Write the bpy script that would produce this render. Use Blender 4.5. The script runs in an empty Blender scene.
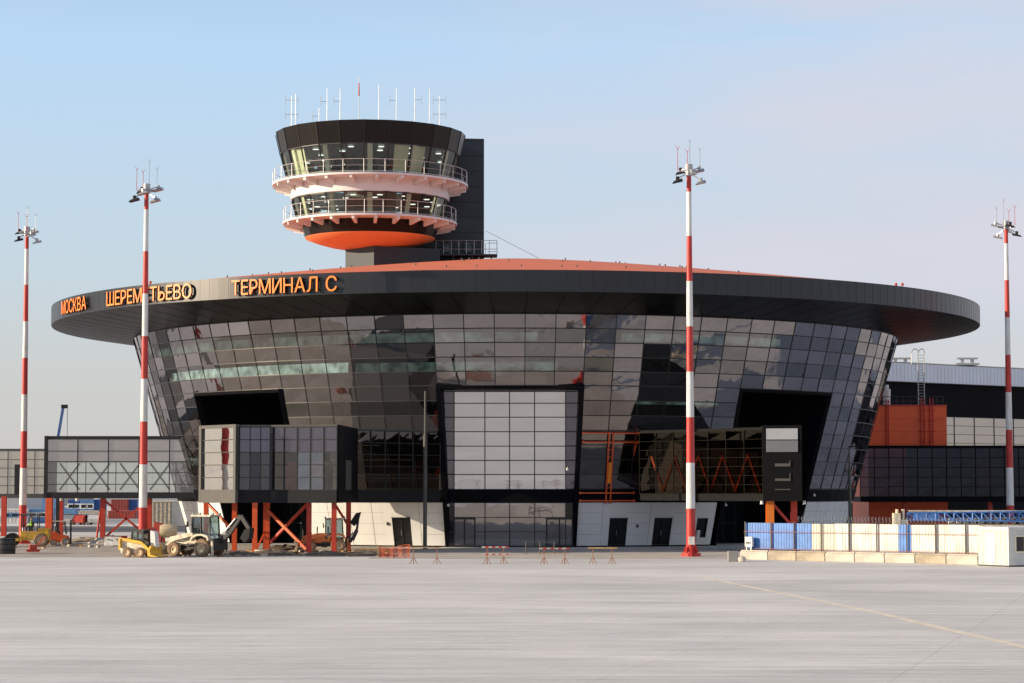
import bpy, math, random
from mathutils import Vector, Matrix
random.seed(7)
R_ = math.radians
C = bpy.context.scene.collection
sc = bpy.context.scene

# ------------------------------------------------------------------ camera, sky, sun, exposure
F = 2200.0; TH = math.atan(148.5 / F); CAMZ = 5.0
cam = bpy.data.cameras.new('camera'); co = bpy.data.objects.new('camera', cam); C.objects.link(co)
co.location = (0, 0, CAMZ); co.rotation_euler = (math.pi / 2 + TH, 0, 0)
cam.sensor_width = 36; cam.lens = F * 36 / 1024; cam.clip_start = 0.5; cam.clip_end = 12000
sc.camera = co
SUN_AZ = R_(80)      # from -Y (towards the camera) round to -X
SUN_EL = R_(15)
SKY_STRENGTH = 0.085; SUN_STRENGTH = 5.0; EXPOSURE = 0.41
w = bpy.data.worlds.new('World'); sc.world = w; w.use_nodes = True
nt = w.node_tree; nt.nodes.clear()
def N(tree, t, **kw):
    n = tree.nodes.new(t)
    for k, v in kw.items(): setattr(n, k, v)
    return n
out = N(nt, 'ShaderNodeOutputWorld'); bg = N(nt, 'ShaderNodeBackground')
sky = N(nt, 'ShaderNodeTexSky', sky_type='NISHITA', sun_disc=False, sun_elevation=SUN_EL,
        sun_rotation=math.atan2(-math.sin(SUN_AZ), -math.cos(SUN_AZ)), altitude=50, air_density=1.0,
        dust_density=1.2, ozone_density=2.0)
bg.inputs['Strength'].default_value = SKY_STRENGTH
tc = N(nt, 'ShaderNodeTexCoord'); mp = N(nt, 'ShaderNodeMapping'); mp.inputs['Scale'].default_value = (1.3, 1.0, 6.5)
mp.inputs['Location'].default_value = (0.35, 0.1, 0.62)
nz = N(nt, 'ShaderNodeTexNoise'); nz.inputs['Scale'].default_value = 2.6; nz.inputs['Detail'].default_value = 5; nz.inputs['Roughness'].default_value = 0.5
rmp = N(nt, 'ShaderNodeMapRange'); rmp.inputs['From Min'].default_value = 0.40; rmp.inputs['From Max'].default_value = 0.64
rmp.inputs['To Min'].default_value = 0.22; rmp.inputs['To Max'].default_value = 0.95
L = nt.links.new
# thin high veil over the clear sky: whitish at the horizon, pale blue higher up
sep = N(nt, 'ShaderNodeSeparateXYZ'); L(tc.outputs['Generated'], sep.inputs[0])
veil = N(nt, 'ShaderNodeValToRGB'); cr_ = veil.color_ramp; K = 0.108
def stop(i, p, c):
    e = cr_.elements[i] if i < 2 else cr_.elements.new(p)
    e.position = p; e.color = (*[x for x in c], 1)
stop(0, 0.0, (.66, .64, .63)); stop(1, 1.0, (.05, .09, .20))
stop(2, 0.055, (.66, .67, .68)); stop(2, 0.10, (.62, .74, .83)); stop(2, 0.20, (.53, .77, 1.03)); stop(2, 0.36, (.15, .26, .50))
vs_ = N(nt, 'ShaderNodeVectorMath', operation='SCALE'); vs_.inputs['Scale'].default_value = 1 / K
L(sep.outputs['Z'], veil.inputs['Fac']); L(veil.outputs['Color'], vs_.inputs[0])
m1 = N(nt, 'ShaderNodeMix', data_type='RGBA'); m1.inputs[0].default_value = 0.78
L(sky.outputs['Color'], m1.inputs[6]); L(vs_.outputs[0], m1.inputs[7])
# cirrus: more of it to the right (+X) and low down
mixc = N(nt, 'ShaderNodeMix', data_type='RGBA'); mixc.inputs[7].default_value = (.655 / K, .655 / K, .735 / K, 1)
side_ = N(nt, 'ShaderNodeMapRange'); side_.inputs['From Min'].default_value = -0.12; side_.inputs['From Max'].default_value = 0.12; side_.inputs['To Min'].default_value = 0.12; side_.inputs['To Max'].default_value = 1.05
mu_ = N(nt, 'ShaderNodeMath', operation='MULTIPLY'); mu_.use_clamp = True
L(tc.outputs['Generated'], mp.inputs['Vector']); L(mp.outputs['Vector'], nz.inputs['Vector']); L(nz.outputs['Fac'], rmp.inputs['Value'])
L(sep.outputs['X'], side_.inputs['Value']); L(rmp.outputs['Result'], mu_.inputs[0]); L(side_.outputs['Result'], mu_.inputs[1]); L(mu_.outputs[0], mixc.inputs[0])
L(m1.outputs[2], mixc.inputs[6]); L(mixc.outputs[2], bg.inputs['Color']); L(bg.outputs['Background'], out.inputs['Surface'])
sd = Vector((-math.sin(SUN_AZ) * math.cos(SUN_EL), -math.cos(SUN_AZ) * math.cos(SUN_EL), math.sin(SUN_EL)))
sl = bpy.data.lights.new('sun', 'SUN'); sl.energy = SUN_STRENGTH; sl.angle = R_(0.5); sl.color = (1.0, 0.82, 0.60)
so = bpy.data.objects.new('sun', sl); C.objects.link(so); so.rotation_euler = sd.to_track_quat('Z', 'Y').to_euler(); so.location = (-100, 50, 120)
sc.view_settings.view_transform = 'Standard'; sc.view_settings.look = 'None'
sc.view_settings.exposure = EXPOSURE; sc.view_settings.gamma = 1
sc.render.resolution_x = 1024; sc.render.resolution_y = 683
sc.cycles.max_bounces = 8; sc.cycles.transparent_max_bounces = 12

# ------------------------------------------------------------------ helpers
def lerp_(a, b, t): return a + (b - a) * t
def Zp(py, y):
    v = (341.5 - py) / F
    return CAMZ + y * (math.sin(TH) + v * math.cos(TH)) / (math.cos(TH) - v * math.sin(TH))
def Xp(px, y, z=2.0):
    return (px - 512) / F * (y * math.cos(TH) + (z - CAMZ) * math.sin(TH))
def P(px, py, y):
    z = Zp(py, y); return Vector((Xp(px, y, z), y, z))

def tag(o, label=None, cat=None, group=None, kind=None):
    if label: o['label'] = label
    if cat: o['category'] = cat
    if group: o['group'] = group
    if kind: o['kind'] = kind
    return o
def empty(name, loc, rz=0.0, label=None, cat=None, group=None):
    o = bpy.data.objects.new(name, None); C.objects.link(o); o.location = loc; o.rotation_euler = (0, 0, rz)
    return tag(o, label, cat, group)
def copy_tree(o, parent=None):
    c = o.copy(); C.objects.link(c); c.parent = parent
    for ch in list(o.children): copy_tree(ch, c)
    return c

class MB:
    def __init__(s): s.v = []; s.f = []; s.m = []
    def face(s, pts, mi=0):
        b = len(s.v); s.v += [tuple(p) for p in pts]; s.f.append(tuple(range(b, b + len(pts)))); s.m.append(mi); return s
    def hexa(s, p, mi=0):     # 8 points: bottom 4 ccw, top 4 ccw
        b = len(s.v); s.v += [tuple(q) for q in p]
        for q in ((3, 2, 1, 0), (4, 5, 6, 7), (0, 1, 5, 4), (1, 2, 6, 5), (2, 3, 7, 6), (3, 0, 4, 7)):
            s.f.append(tuple(b + i for i in q)); s.m.append(mi)
        return s
    def box(s, x0, x1, y0, y1, z0, z1, mi=0):
        return s.hexa([(x0, y0, z0), (x1, y0, z0), (x1, y1, z0), (x0, y1, z0), (x0, y0, z1), (x1, y0, z1), (x1, y1, z1), (x0, y1, z1)], mi)
    def beam(s, p, q, w, h=None, up=(0, 0, 1), mi=0):
        h = h or w; p = Vector(p); q = Vector(q); d = (q - p)
        if d.length < 1e-6: return s
        d.normalize(); u = Vector(up)
        if abs(d.dot(u)) > 0.98: u = Vector((0, 1, 0))
        a = d.cross(u).normalized(); b = a.cross(d).normalized(); a *= w / 2; b *= h / 2
        return s.hexa([p - a - b, p + a - b, q + a - b, q - a - b, p - a + b, p + a + b, q + a + b, q - a + b], mi)
    def tube(s, p, q, r, r2=None, n=10, mi=0, caps=True):
        r2 = r if r2 is None else r2; p = Vector(p); q = Vector(q); d = (q - p).normalized()
        u = Vector((0, 0, 1)) if abs(d.z) < 0.9 else Vector((1, 0, 0))
        a = d.cross(u).normalized(); b = d.cross(a); base = len(s.v)
        for c, rr in ((p, r), (q, r2)):
            for i in range(n):
                t = 2 * math.pi * i / n; s.v.append(tuple(c + a * math.cos(t) * rr + b * math.sin(t) * rr))
        for i in range(n):
            j = (i + 1) % n; s.f.append((base + i, base + j, base + n + j, base + n + i)); s.m.append(mi)
        if caps:
            s.f.append(tuple(base + i for i in reversed(range(n)))); s.m.append(mi)
            s.f.append(tuple(base + n + i for i in range(n))); s.m.append(mi)
        return s
    def prism(s, poly, z0, z1, mi=0):
        n = len(poly); b = len(s.v)
        s.v += [(p[0], p[1], z0) for p in poly] + [(p[0], p[1], z1) for p in poly]
        s.f.append(tuple(b + i for i in reversed(range(n)))); s.m.append(mi)
        s.f.append(tuple(b + n + i for i in range(n))); s.m.append(mi)
        for i in range(n):
            j = (i + 1) % n; s.f.append((b + i, b + j, b + n + j, b + n + i)); s.m.append(mi)
        return s
    def extr(s, poly, y0, y1, mi=0):   # poly in xz, extruded along y
        n = len(poly); b = len(s.v)
        s.v += [(p[0], y0, p[1]) for p in poly] + [(p[0], y1, p[1]) for p in poly]
        s.f.append(tuple(b + i for i in range(n))); s.m.append(mi)
        s.f.append(tuple(b + n + i for i in reversed(range(n)))); s.m.append(mi)
        for i in range(n):
            j = (i + 1) % n; s.f.append((b + j, b + i, b + n + i, b + n + j)); s.m.append(mi)
        return s
    def lathe(s, prof, c, n=96, axis='z', mi=0, a0=0.0, a1=2 * math.pi, closed=False):
        full = abs(a1 - a0 - 2 * math.pi) < 1e-6; m = n if full else n + 1; b = len(s.v); k = len(prof)
        for i in range(m):
            t = a0 + (a1 - a0) * i / n
            for (r, z) in prof:
                if axis == 'z': s.v.append((c[0] + r * math.sin(t), c[1] - r * math.cos(t), c[2] + z))
                else: s.v.append((c[0] + r * math.cos(t), c[1] + z, c[2] + r * math.sin(t)))
        for i in range(n):
            j = (i + 1) % m
            for q in range(k if closed else k - 1):
                q2 = (q + 1) % k
                s.f.append((b + i * k + q, b + j * k + q, b + j * k + q2, b + i * k + q2)); s.m.append(mi)
        return s
    def build(s, name, mats, parent=None, smooth=False, bevel=0):
        me = bpy.data.meshes.new(name); me.from_pydata(s.v, [], s.f)
        if not isinstance(mats, (list, tuple)): mats = [mats]
        for m in mats: me.materials.append(m)
        me.polygons.foreach_set('material_index', s.m)
        if smooth: me.polygons.foreach_set('use_smooth', [True] * len(s.f))
        me.update(); o = bpy.data.objects.new(name, me); C.objects.link(o); o.parent = parent
        if smooth:
            try: me.set_sharp_from_angle(angle=R_(35))
            except Exception: pass
        if bevel:
            md = o.modifiers.new('bevel', 'BEVEL'); md.width = bevel; md.segments = 2; md.limit_method = 'ANGLE'
        return o

# ------------------------------------------------------------------ materials
MATS = {}
def mat(name, col, rough=0.6, metal=0.0, var=0.12, scale=1.5, bump=0.0, bscale=8.0, emit=0.0, spec=0.5, dirt=None, stretch=(1, 1, 1), coat=0.0):
    m = bpy.data.materials.new(name); m.use_nodes = True; t = m.node_tree; p = t.nodes['Principled BSDF']
    tcn = N(t, 'ShaderNodeTexCoord'); mpn = N(t, 'ShaderNodeMapping'); mpn.inputs['Scale'].default_value = stretch
    t.links.new(tcn.outputs['Object'], mpn.inputs['Vector'])
    n1 = N(t, 'ShaderNodeTexNoise'); n1.inputs['Scale'].default_value = scale; n1.inputs['Detail'].default_value = 6
    t.links.new(mpn.outputs['Vector'], n1.inputs['Vector'])
    rp = N(t, 'ShaderNodeValToRGB'); rp.color_ramp.elements[0].position = 0.3; rp.color_ramp.elements[1].position = 0.7
    c0 = tuple(c * (1 - var) for c in col) if dirt is None else dirt
    c1 = tuple(min(1, c * (1 + var)) for c in col)
    rp.color_ramp.elements[0].color = (*c0, 1); rp.color_ramp.elements[1].color = (*c1, 1)
    t.links.new(n1.outputs['Fac'], rp.inputs['Fac']); t.links.new(rp.outputs['Color'], p.inputs['Base Color'])
    p.inputs['Roughness'].default_value = rough; p.inputs['Metallic'].default_value = metal
    p.inputs['Specular IOR Level'].default_value = spec
    if coat: p.inputs['Coat Weight'].default_value = coat; p.inputs['Coat Roughness'].default_value = 0.08
    if emit:
        t.links.new(rp.outputs['Color'], p.inputs['Emission Color']); p.inputs['Emission Strength'].default_value = emit
    if bump:
        n2 = N(t, 'ShaderNodeTexNoise'); n2.inputs['Scale'].default_value = bscale; n2.inputs['Detail'].default_value = 4
        t.links.new(mpn.outputs['Vector'], n2.inputs['Vector'])
        bp = N(t, 'ShaderNodeBump'); bp.inputs['Strength'].default_value = bump; bp.inputs['Distance'].default_value = 0.05
        t.links.new(n2.outputs['Fac'], bp.inputs['Height']); t.links.new(bp.outputs['Normal'], p.inputs['Normal'])
    MATS[name] = m; return m

def glass(name, refl, tint, back=None, gcol=(0.95, 0.93, 0.95), wav=0.011, wscale=0.8):
    """coated glazing: a mirror share over either clear tinted glass or an opaque back-painted panel"""
    m = bpy.data.materials.new(name); m.use_nodes = True; t = m.node_tree; t.nodes.clear()
    o = N(t, 'ShaderNodeOutputMaterial'); mx = N(t, 'ShaderNodeMixShader'); g = N(t, 'ShaderNodeBsdfGlossy')
    g.inputs['Roughness'].default_value = 0.03; g.inputs['Color'].default_value = (*gcol, 1)
    if back is None:
        b = N(t, 'ShaderNodeBsdfTransparent'); b.inputs['Color'].default_value = (*tint, 1)
    else:
        b = N(t, 'ShaderNodeBsdfDiffuse'); b.inputs['Color'].default_value = (*back, 1)
    lw = N(t, 'ShaderNodeFresnel'); lw.inputs['IOR'].default_value = 1.45
    ma = N(t, 'ShaderNodeMath', operation='MULTIPLY_ADD'); ma.inputs[1].default_value = 1 - refl; ma.inputs[2].default_value = refl
    ma.use_clamp = True
    tcn = N(t, 'ShaderNodeTexCoord'); n1 = N(t, 'ShaderNodeTexNoise'); n1.inputs['Scale'].default_value = wscale; n1.inputs['Detail'].default_value = 1.5
    bp = N(t, 'ShaderNodeBump'); bp.inputs['Strength'].default_value = 1.0; bp.inputs['Distance'].default_value = wav
    t.links.new(tcn.outputs['Object'], n1.inputs['Vector']); t.links.new(n1.outputs['Fac'], bp.inputs['Height'])
    t.links.new(bp.outputs['Normal'], g.inputs['Normal'])
    t.links.new(lw.outputs['Fac'], ma.inputs[0]); t.links.new(ma.outputs[0], mx.inputs['Fac'])
    t.links.new(b.outputs[0], mx.inputs[1]); t.links.new(g.outputs[0], mx.inputs[2]); t.links.new(mx.outputs[0], o.inputs['Surface'])
    MATS[name] = m; return m

M_fascia = mat('fascia_metal', (0.011, 0.011, 0.015), rough=0.30, metal=0.0, var=0.12, scale=0.6, spec=0.52)
M_soffit = mat('soffit_metal', (0.004, 0.004, 0.004), rough=0.3, var=0.1, scale=0.4, spec=0.14)
M_black = mat('black_cladding', (0.005, 0.005, 0.007), rough=0.55, var=0.15, scale=0.7, spec=0.06)
M_darkgrey = mat('dark_grey_cladding', (0.022, 0.022, 0.024), rough=0.6, var=0.12, scale=0.8, spec=0.15)
M_shaft = mat('shaft_cladding', (0.015, 0.028, 0.037), rough=0.55, var=0.08, scale=0.6)
M_conc = mat('concrete_wall', (0.3, 0.29, 0.27), rough=0.85, var=0.12, scale=1.2, bump=0.1)
M_frame = mat('frame_metal', (0.012, 0.012, 0.013), rough=0.5, metal=0.0, var=0.1)
M_greyframe = mat('grey_frame_metal', (0.075, 0.07, 0.062), rough=0.5, metal=0.0, var=0.1)
M_white = mat('white_panel', (0.74, 0.74, 0.72), rough=0.45, var=0.04, scale=0.7)
M_whitepaint = mat('white_paint', (0.78, 0.77, 0.75), rough=0.5, var=0.05, scale=2.0, dirt=(0.58, 0.55, 0.50), stretch=(2, 2, .4))
M_towerwhite = mat('tower_white', (0.74, 0.73, 0.72), rough=0.5, var=0.03)
M_redpaint = mat('red_paint', (0.58, 0.035, 0.028), rough=0.45, scale=2.2, dirt=(0.36, 0.03, 0.022), stretch=(2, 2, .35))
M_orange = mat('orange_cladding', (0.99, 0.118, 0.018), rough=0.45, var=0.06, scale=0.8)
M_roof = mat('orange_roof_membrane', (0.72, 0.175, 0.075), rough=0.7, var=0.08, scale=0.5, bump=0.05)
M_bowl = mat('orange_bowl_paint', (0.80, 0.285, 0.11), rough=0.5, var=0.04)
M_steelorange = mat('orange_steel', (0.72, 0.10, 0.02), rough=0.45, var=0.15, scale=3)
M_steelred = mat('red_steel', (0.52, 0.045, 0.02), rough=0.5, var=0.15, scale=3)
M_letter = mat('letter_orange', (0.90, 0.22, 0.03), rough=0.4, var=0.03, emit=0.35)
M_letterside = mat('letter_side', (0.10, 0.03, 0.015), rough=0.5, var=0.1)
M_galv = mat('galvanised_steel', (0.42, 0.42, 0.42), rough=0.4, metal=0.6, var=0.12, scale=4)
M_rail = mat('rail_steel', (0.62, 0.61, 0.6), rough=0.35, metal=0.3, var=0.08)
M_cream = mat('cream_column', (0.88, 0.80, 0.58), rough=0.6, var=0.06)
M_interior = mat('interior_wall', (0.16, 0.15, 0.14), rough=0.8, var=0.15)
M_floor = mat('interior_floor', (0.1, 0.1, 0.1), rough=0.7, var=0.1)
M_lamp = mat('ceiling_lamp', (1.0, 0.97, 0.85), emit=1.1, var=0.02)
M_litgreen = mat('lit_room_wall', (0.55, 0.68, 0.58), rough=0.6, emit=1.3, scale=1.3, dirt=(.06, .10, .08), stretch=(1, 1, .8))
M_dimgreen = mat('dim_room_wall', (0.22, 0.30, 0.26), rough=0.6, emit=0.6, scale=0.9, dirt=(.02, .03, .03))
M_blind = mat('roller_blind', (0.85, 0.78, 0.52), rough=0.8, var=0.06)
M_tyre = mat('tyre_rubber', (0.27, 0.18, 0.11), rough=0.85, var=0.4, scale=6)
M_rim = mat('cream_rim', (0.62, 0.48, 0.30), rough=0.5, var=0.2, scale=6)
M_yellow = mat('yellow_paint', (0.78, 0.45, 0.02), rough=0.5, scale=3.5, dirt=(0.50, 0.31, 0.07))
M_creampaint = mat('cream_machine_paint', (0.75, 0.69, 0.54), rough=0.5, scale=3.5, dirt=(0.46, 0.38, 0.27))
M_blackpaint = mat('black_machine_paint', (0.03, 0.03, 0.03), rough=0.5, var=0.3, scale=4)
M_machred = mat('machine_red', (0.5, 0.06, 0.04), rough=0.5, var=0.15, scale=3)
M_blue = mat('blue_sheet', (0.085, 0.24, 0.60), rough=0.45, scale=1.5, dirt=(.07, .17, .42))
M_bluedark = mat('blue_container', (0.035, 0.10, 0.30), rough=0.5, var=0.15, scale=1)
M_bluelight = mat('light_blue_cabin', (0.13, 0.27, 0.48), rough=0.5, var=0.12, scale=1)
M_redcont = mat('red_container_paint', (0.42, 0.09, 0.06), rough=0.6, var=0.15, scale=1)
M_fencewhite = mat('fence_white_sheet', (0.74, 0.72, 0.66), rough=0.5, scale=1.2, stretch=(2, 2, 0.5), dirt=(.58, .53, .44))
M_fencecream = mat('fence_cream_sheet', (0.62, 0.58, 0.48), rough=0.5, var=0.08, scale=2, stretch=(3, 3, 0.6))
M_block = mat('concrete_block', (0.42, 0.36, 0.27), rough=0.9, var=0.25, scale=1.3, bump=0.3)
M_block2 = mat('pale_concrete_block', (0.55, 0.5, 0.42), rough=0.9, var=0.2, scale=1.3, bump=0.3)
M_cabin = mat('cabin_white_steel', (0.72, 0.71, 0.66), rough=0.5, var=0.08, scale=1.5)
M_wood = mat('timber', (0.42, 0.27, 0.13), rough=0.8, var=0.3, scale=4)
M_hivis = mat('hivis_vest', (0.45, 0.75, 0.05), rough=0.7, var=0.1, emit=0.0)
M_skin = mat('skin', (0.55, 0.33, 0.24), rough=0.6, var=0.05)
M_cloth = mat('dark_cloth', (0.05, 0.055, 0.07), rough=0.9, var=0.2)
M_wingwhite = mat('wing_white_fascia', (0.68, 0.70, 0.75), rough=0.4, metal=0.1, var=0.05, scale=0.4)
M_net = mat('orange_net', (0.75, 0.16, 0.06), rough=0.8, var=0.2, scale=5)
M_asphalt = mat('asphalt', (0.10, 0.10, 0.105), rough=0.9, var=0.2, scale=0.1)
M_vent = mat('vent_grille', (0.12, 0.12, 0.12), rough=0.6, var=0.1)
M_sandcol = mat('beige_drum_paint', (0.62, 0.50, 0.30), rough=0.5, var=0.15, scale=3)

G_fac = [glass('facade_glass_%s' % s, r, (0.38, 0.42, 0.40), None, gc) for s, r, gc in
         (('grey', 0.225, (0.95, 0.91, 0.94)), ('rose', 0.245, (0.96, 0.91, 0.94)), ('dim', 0.19, (0.92, 0.93, 0.94)))]
G_span = [glass('spandrel_glass_%s' % s, r, None, b, gc) for s, r, b, gc in
          (('grey', 0.27, (0.025, 0.024, 0.025), (0.95, 0.90, 0.93)), ('rose', 0.295, (0.028, 0.026, 0.028), (0.96, 0.90, 0.93)),
           ('dim', 0.235, (0.022, 0.022, 0.023), (0.93, 0.9, 0.93)))]
G_portal = glass('portal_panel_glass', 0.50, None, (0.40, 0.39, 0.385), (0.97, 0.95, 0.95), wav=0.004)
G_tower = glass('tower_glass', 0.03, (0.72, 0.83, 0.82), None, (0.9, 0.95, 1.0), wav=0.004)
G_bridge = glass('bridge_glass', 0.07, (0.40, 0.42, 0.45), None, (0.95, 0.93, 0.93), wav=0.005)
G_bright = glass('mirror_bridge_glass', 0.62, (0.5, 0.52, 0.52), None, (1.0, 0.97, 0.93), wav=0.01)
G_dark = glass('dark_glass', 0.02, None, (0.005, 0.006, 0.008), (0.9, 0.92, 1.0), wav=0.01)
G_purple = glass('violet_panel_glass', 0.10, None, (0.040, 0.034, 0.052), (0.9, 0.88, 1.0), wav=0.01)
G_wing = glass('wing_glass', 0.40, None, (0.07, 0.06, 0.05), (1, 0.90, 0.78), wav=0.01)
G_cab = glass('cab_glass', 0.10, (0.45, 0.55, 0.55), None, (0.9, 0.97, 1.0), wav=0.0)

# ------------------------------------------------------------------ ground
def apron_material():
    m = bpy.data.materials.new('apron_concrete'); m.use_nodes = True; t = m.node_tree; p = t.nodes['Principled BSDF']; l = t.links.new
    tcn = N(t, 'ShaderNodeTexCoord')
    def noise(sc_, st, det=6, rough=0.6, loc=(0, 0, 0)):
        mpn = N(t, 'ShaderNodeMapping'); mpn.inputs['Scale'].default_value = st; mpn.inputs['Location'].default_value = loc
        mpn.inputs['Rotation'].default_value = (0, 0, R_(6))
        l(tcn.outputs['Object'], mpn.inputs['Vector']); n = N(t, 'ShaderNodeTexNoise'); n.inputs['Scale'].default_value = sc_
        n.inputs['Detail'].default_value = det; n.inputs['Roughness'].default_value = rough; l(mpn.outputs['Vector'], n.inputs['Vector']); return n
    def ramp(n, stops):
        r = N(t, 'ShaderNodeValToRGB'); e = r.color_ramp.elements
        e[0].position, e[0].color = stops[0][0], (*[stops[0][1]] * 3, 1); e[1].position, e[1].color = stops[1][0], (*[stops[1][1]] * 3, 1)
        l(n.outputs['Fac'], r.inputs['Fac']); return r
    base = N(t, 'ShaderNodeValToRGB'); e = base.color_ramp.elements
    e[0].position = 0.32; e[0].color = (0.66, 0.64, 0.60, 1); e[1].position = 0.68; e[1].color = (0.80, 0.775, 0.73, 1)
    l(noise(0.05, (1, 1, 1)).outputs['Fac'], base.inputs['Fac'])
    mul = base.outputs['Color']
    for nn, stops in ((noise(0.09, (0.45, 1.6, 1), 9, 0.72), ((0.36, 0.86), (0.60, 1.03))),
                      (noise(0.6, (0.20, 1.8, 1), 8, 0.78, (9, 3, 0)), ((0.38, 0.89), (0.54, 1.03))),
                      (noise(2.2, (0.09, 1.0, 1), 6, 0.7, (2, 7, 0)), ((0.36, 0.92), (0.52, 1.02))), (noise(0.035, (1, 1, 1), 5, 0.6, (5, 5, 0)), ((0.40, 0.90), (0.6, 1.02))),
                      (noise(1.1, (0.14, 1.2, 1), 8, 0.8, (4, 1, 0)), ((0.42, 0.90), (0.50, 1.04))), (noise(7, (0.5, 1.3, 1), 4, 0.7), ((0.35, 0.90), (0.65, 1.05)))):
        mx = N(t, 'ShaderNodeMix', data_type='RGBA', blend_type='MULTIPLY'); mx.inputs[0].default_value = 1
        l(mul, mx.inputs[6]); l(ramp(nn, stops).outputs['Color'], mx.inputs[7]); mul = mx.outputs[2]
    # slab joints every 7.5 m
    br = N(t, 'ShaderNodeTexBrick'); br.offset = 0; br.inputs['Scale'].default_value = 1
    br.inputs['Brick Width'].default_value = 7.5; br.inputs['Row Height'].default_value = 7.5; br.inputs['Mortar Size'].default_value = 0.035
    br.inputs['Color1'].default_value = (1, 1, 1, 1); br.inputs['Color2'].default_value = (0.95, 0.95, 0.96, 1); br.inputs['Mortar'].default_value = (0.72, 0.71, 0.7, 1)
    mpn = N(t, 'ShaderNodeMapping'); mpn.inputs['Rotation'].default_value = (0, 0, R_(17)); l(tcn.outputs['Object'], mpn.inputs['Vector']); l(mpn.outputs['Vector'], br.inputs['Vector'])
    mx = N(t, 'ShaderNodeMix', data_type='RGBA', blend_type='MULTIPLY'); mx.inputs[0].default_value = 0.45
    l(mul, mx.inputs[6]); l(br.outputs['Color'], mx.inputs[7]); l(mx.outputs[2], p.inputs['Base Color'])
    p.inputs['Roughness'].default_value = 0.85
    return m
def sand_material():
    return mat('site_dirt', (0.44, 0.395, 0.34), rough=0.95, var=0.2, scale=0.35, bump=0.5, bscale=2.0, dirt=(0.31, 0.27, 0.22))
mb = MB(); mb.box(-5000, 5000, -600, 9000, -0.5, 0.0); tag(mb.build('ground', apron_material()), kind='structure')
# construction strip beside the building, as an irregular sheet
def strip(x0, x1, ya, yb, n, z):
    m = MB(); pts_a = []; pts_b = []
    for i in range(n + 1):
        x = x0 + (x1 - x0) * i / n
        pts_a.append((x, ya(x) + random.uniform(-.35, .35), z)); pts_b.append((x, yb(x), z))
    for i in range(n): m.face([pts_a[i], pts_a[i + 1], pts_b[i + 1], pts_b[i]])
    return m
sand = sand_material()
tag(strip(-90, -10.5, lambda x: 164.5 + 0.02 * (x + 50), lambda x: 214 - (0 if x < -38 else (x + 38) * 0.7), 60, 0.006).build('dirt_strip', sand), kind='structure')
tag(strip(-10.5, 24, lambda x: 161, lambda x: 188, 50, 0.006).build('sandy_verge', mat('sandy_verge', (0.50, 0.455, 0.40), rough=.95, var=.12, scale=.4, dirt=(.41, .37, .32))), kind='structure')
tag(MB().box(-400, -36, 262, 305, 0.0, 0.008).build('service_road', M_asphalt), kind='structure')
tag(MB().box(-400, -50, 330, 420, 0.0, 0.010).build('parking_ground', mat('parking_ground', (.33, .32, .31), rough=.9, var=.15, scale=.05)), kind='structure')
# yellow taxi line
def gpt(px, py):
    y = None
    v = (341.5 - py) / F
    y = -CAMZ * (math.cos(TH) - v * math.sin(TH)) / (math.sin(TH) + v * math.cos(TH))
    return Vector((Xp(px, y, 0), y, 0))
M_line = mat('faded_yellow_line', (0.76, 0.66, 0.50), rough=.9, var=.2, scale=.8, dirt=(0.68, 0.62, 0.52))
m = MB(); prev = None
for (px, py) in ((700, 575.5), (735, 584), (790, 595), (870, 611), (950, 630), (1060, 655)):
    q = gpt(px, py)
    if prev is not None:
        d = (q - prev).normalized(); nrm = Vector((-d.y, d.x, 0)) * 0.2
        m.face([prev - nrm + Vector((0, 0, .005)), q - nrm + Vector((0, 0, .005)), q + nrm + Vector((0, 0, .005)), prev + nrm + Vector((0, 0, .005))])
    prev = q
tag(m.build('taxiway_line', M_line), kind='structure')

# ------------------------------------------------------------------ terminal building
CX, CY = 0.36, 226.7
R0, KS = 33.1, 0.29
def Rw(h): return R0 + KS * h
def cone(phi, h, off=0.0):
    r = Rw(h) + off; return Vector((CX + r * math.sin(phi), CY - r * math.cos(phi), h))
def dirv(phi): return Vector((math.sin(phi), -math.cos(phi), 0))
T = empty('terminal_building', (0, 0, 0), 0, 'round terminal building with wide dark disc roof over leaning mirrored glass wall', 'terminal')
NC = 92; STEP = 2 * math.pi / NC; PH0 = 0.0198
LV = [5.09 + (14.0 - 5.09) * i / 7 for i in range(8)] + [14.0 + 6.06 * i / 5 for i in range(1, 6)]
def col(k): return PH0 + k * STEP
RECESS = {'portal': (-3, 2), 'left': (-14, -9), 'right': (8, 13)}
def in_recess(k):
    for nme, (a, b) in RECESS.items():
        if a <= k < b: return nme
    return None
gl = MB(); mu = MB(); band = MB(); wall = MB()
allm = G_fac + G_span
for kk in range(-46, 46):
    k = kk
    for r in range(12):
        h0, h1 = LV[r], LV[r + 1]
        if in_recess(k) and r < 7: continue
        a, b = col(k), col(k + 1)
        t1 = random.gauss(0, 0.008); t2 = random.gauss(0, 0.007)
        vision = r in (8, 10, 5, 3, 2, 1)
        mi = random.choice((0, 0, 1, 2)) + (0 if vision else 3)
        gl.face([cone(a, h0, t1 - t2), cone(b, h0, -t1 - t2), cone(b, h1, -t1 + t2), cone(a, h1, t1 + t2)], mi)
    lo = 14.0 if (in_recess(k) and in_recess(k - 1) and in_recess(k) == in_recess(k - 1)) else 5.09
    mu.beam(cone(col(k), lo, 0.015), cone(col(k), 20.06, 0.015), 0.075, 0.05, up=dirv(col(k)))
    for r in range(13):
        if in_recess(k) and r < 7: continue
        mu.beam(cone(col(k), LV[r], 0.015), cone(col(k + 1), LV[r], 0.015), 0.05, 0.075, up=(0, 0, 1))
gl.build('glass_wall', allm, T)
mu.build('facade_mullions', M_frame, T)
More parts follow.
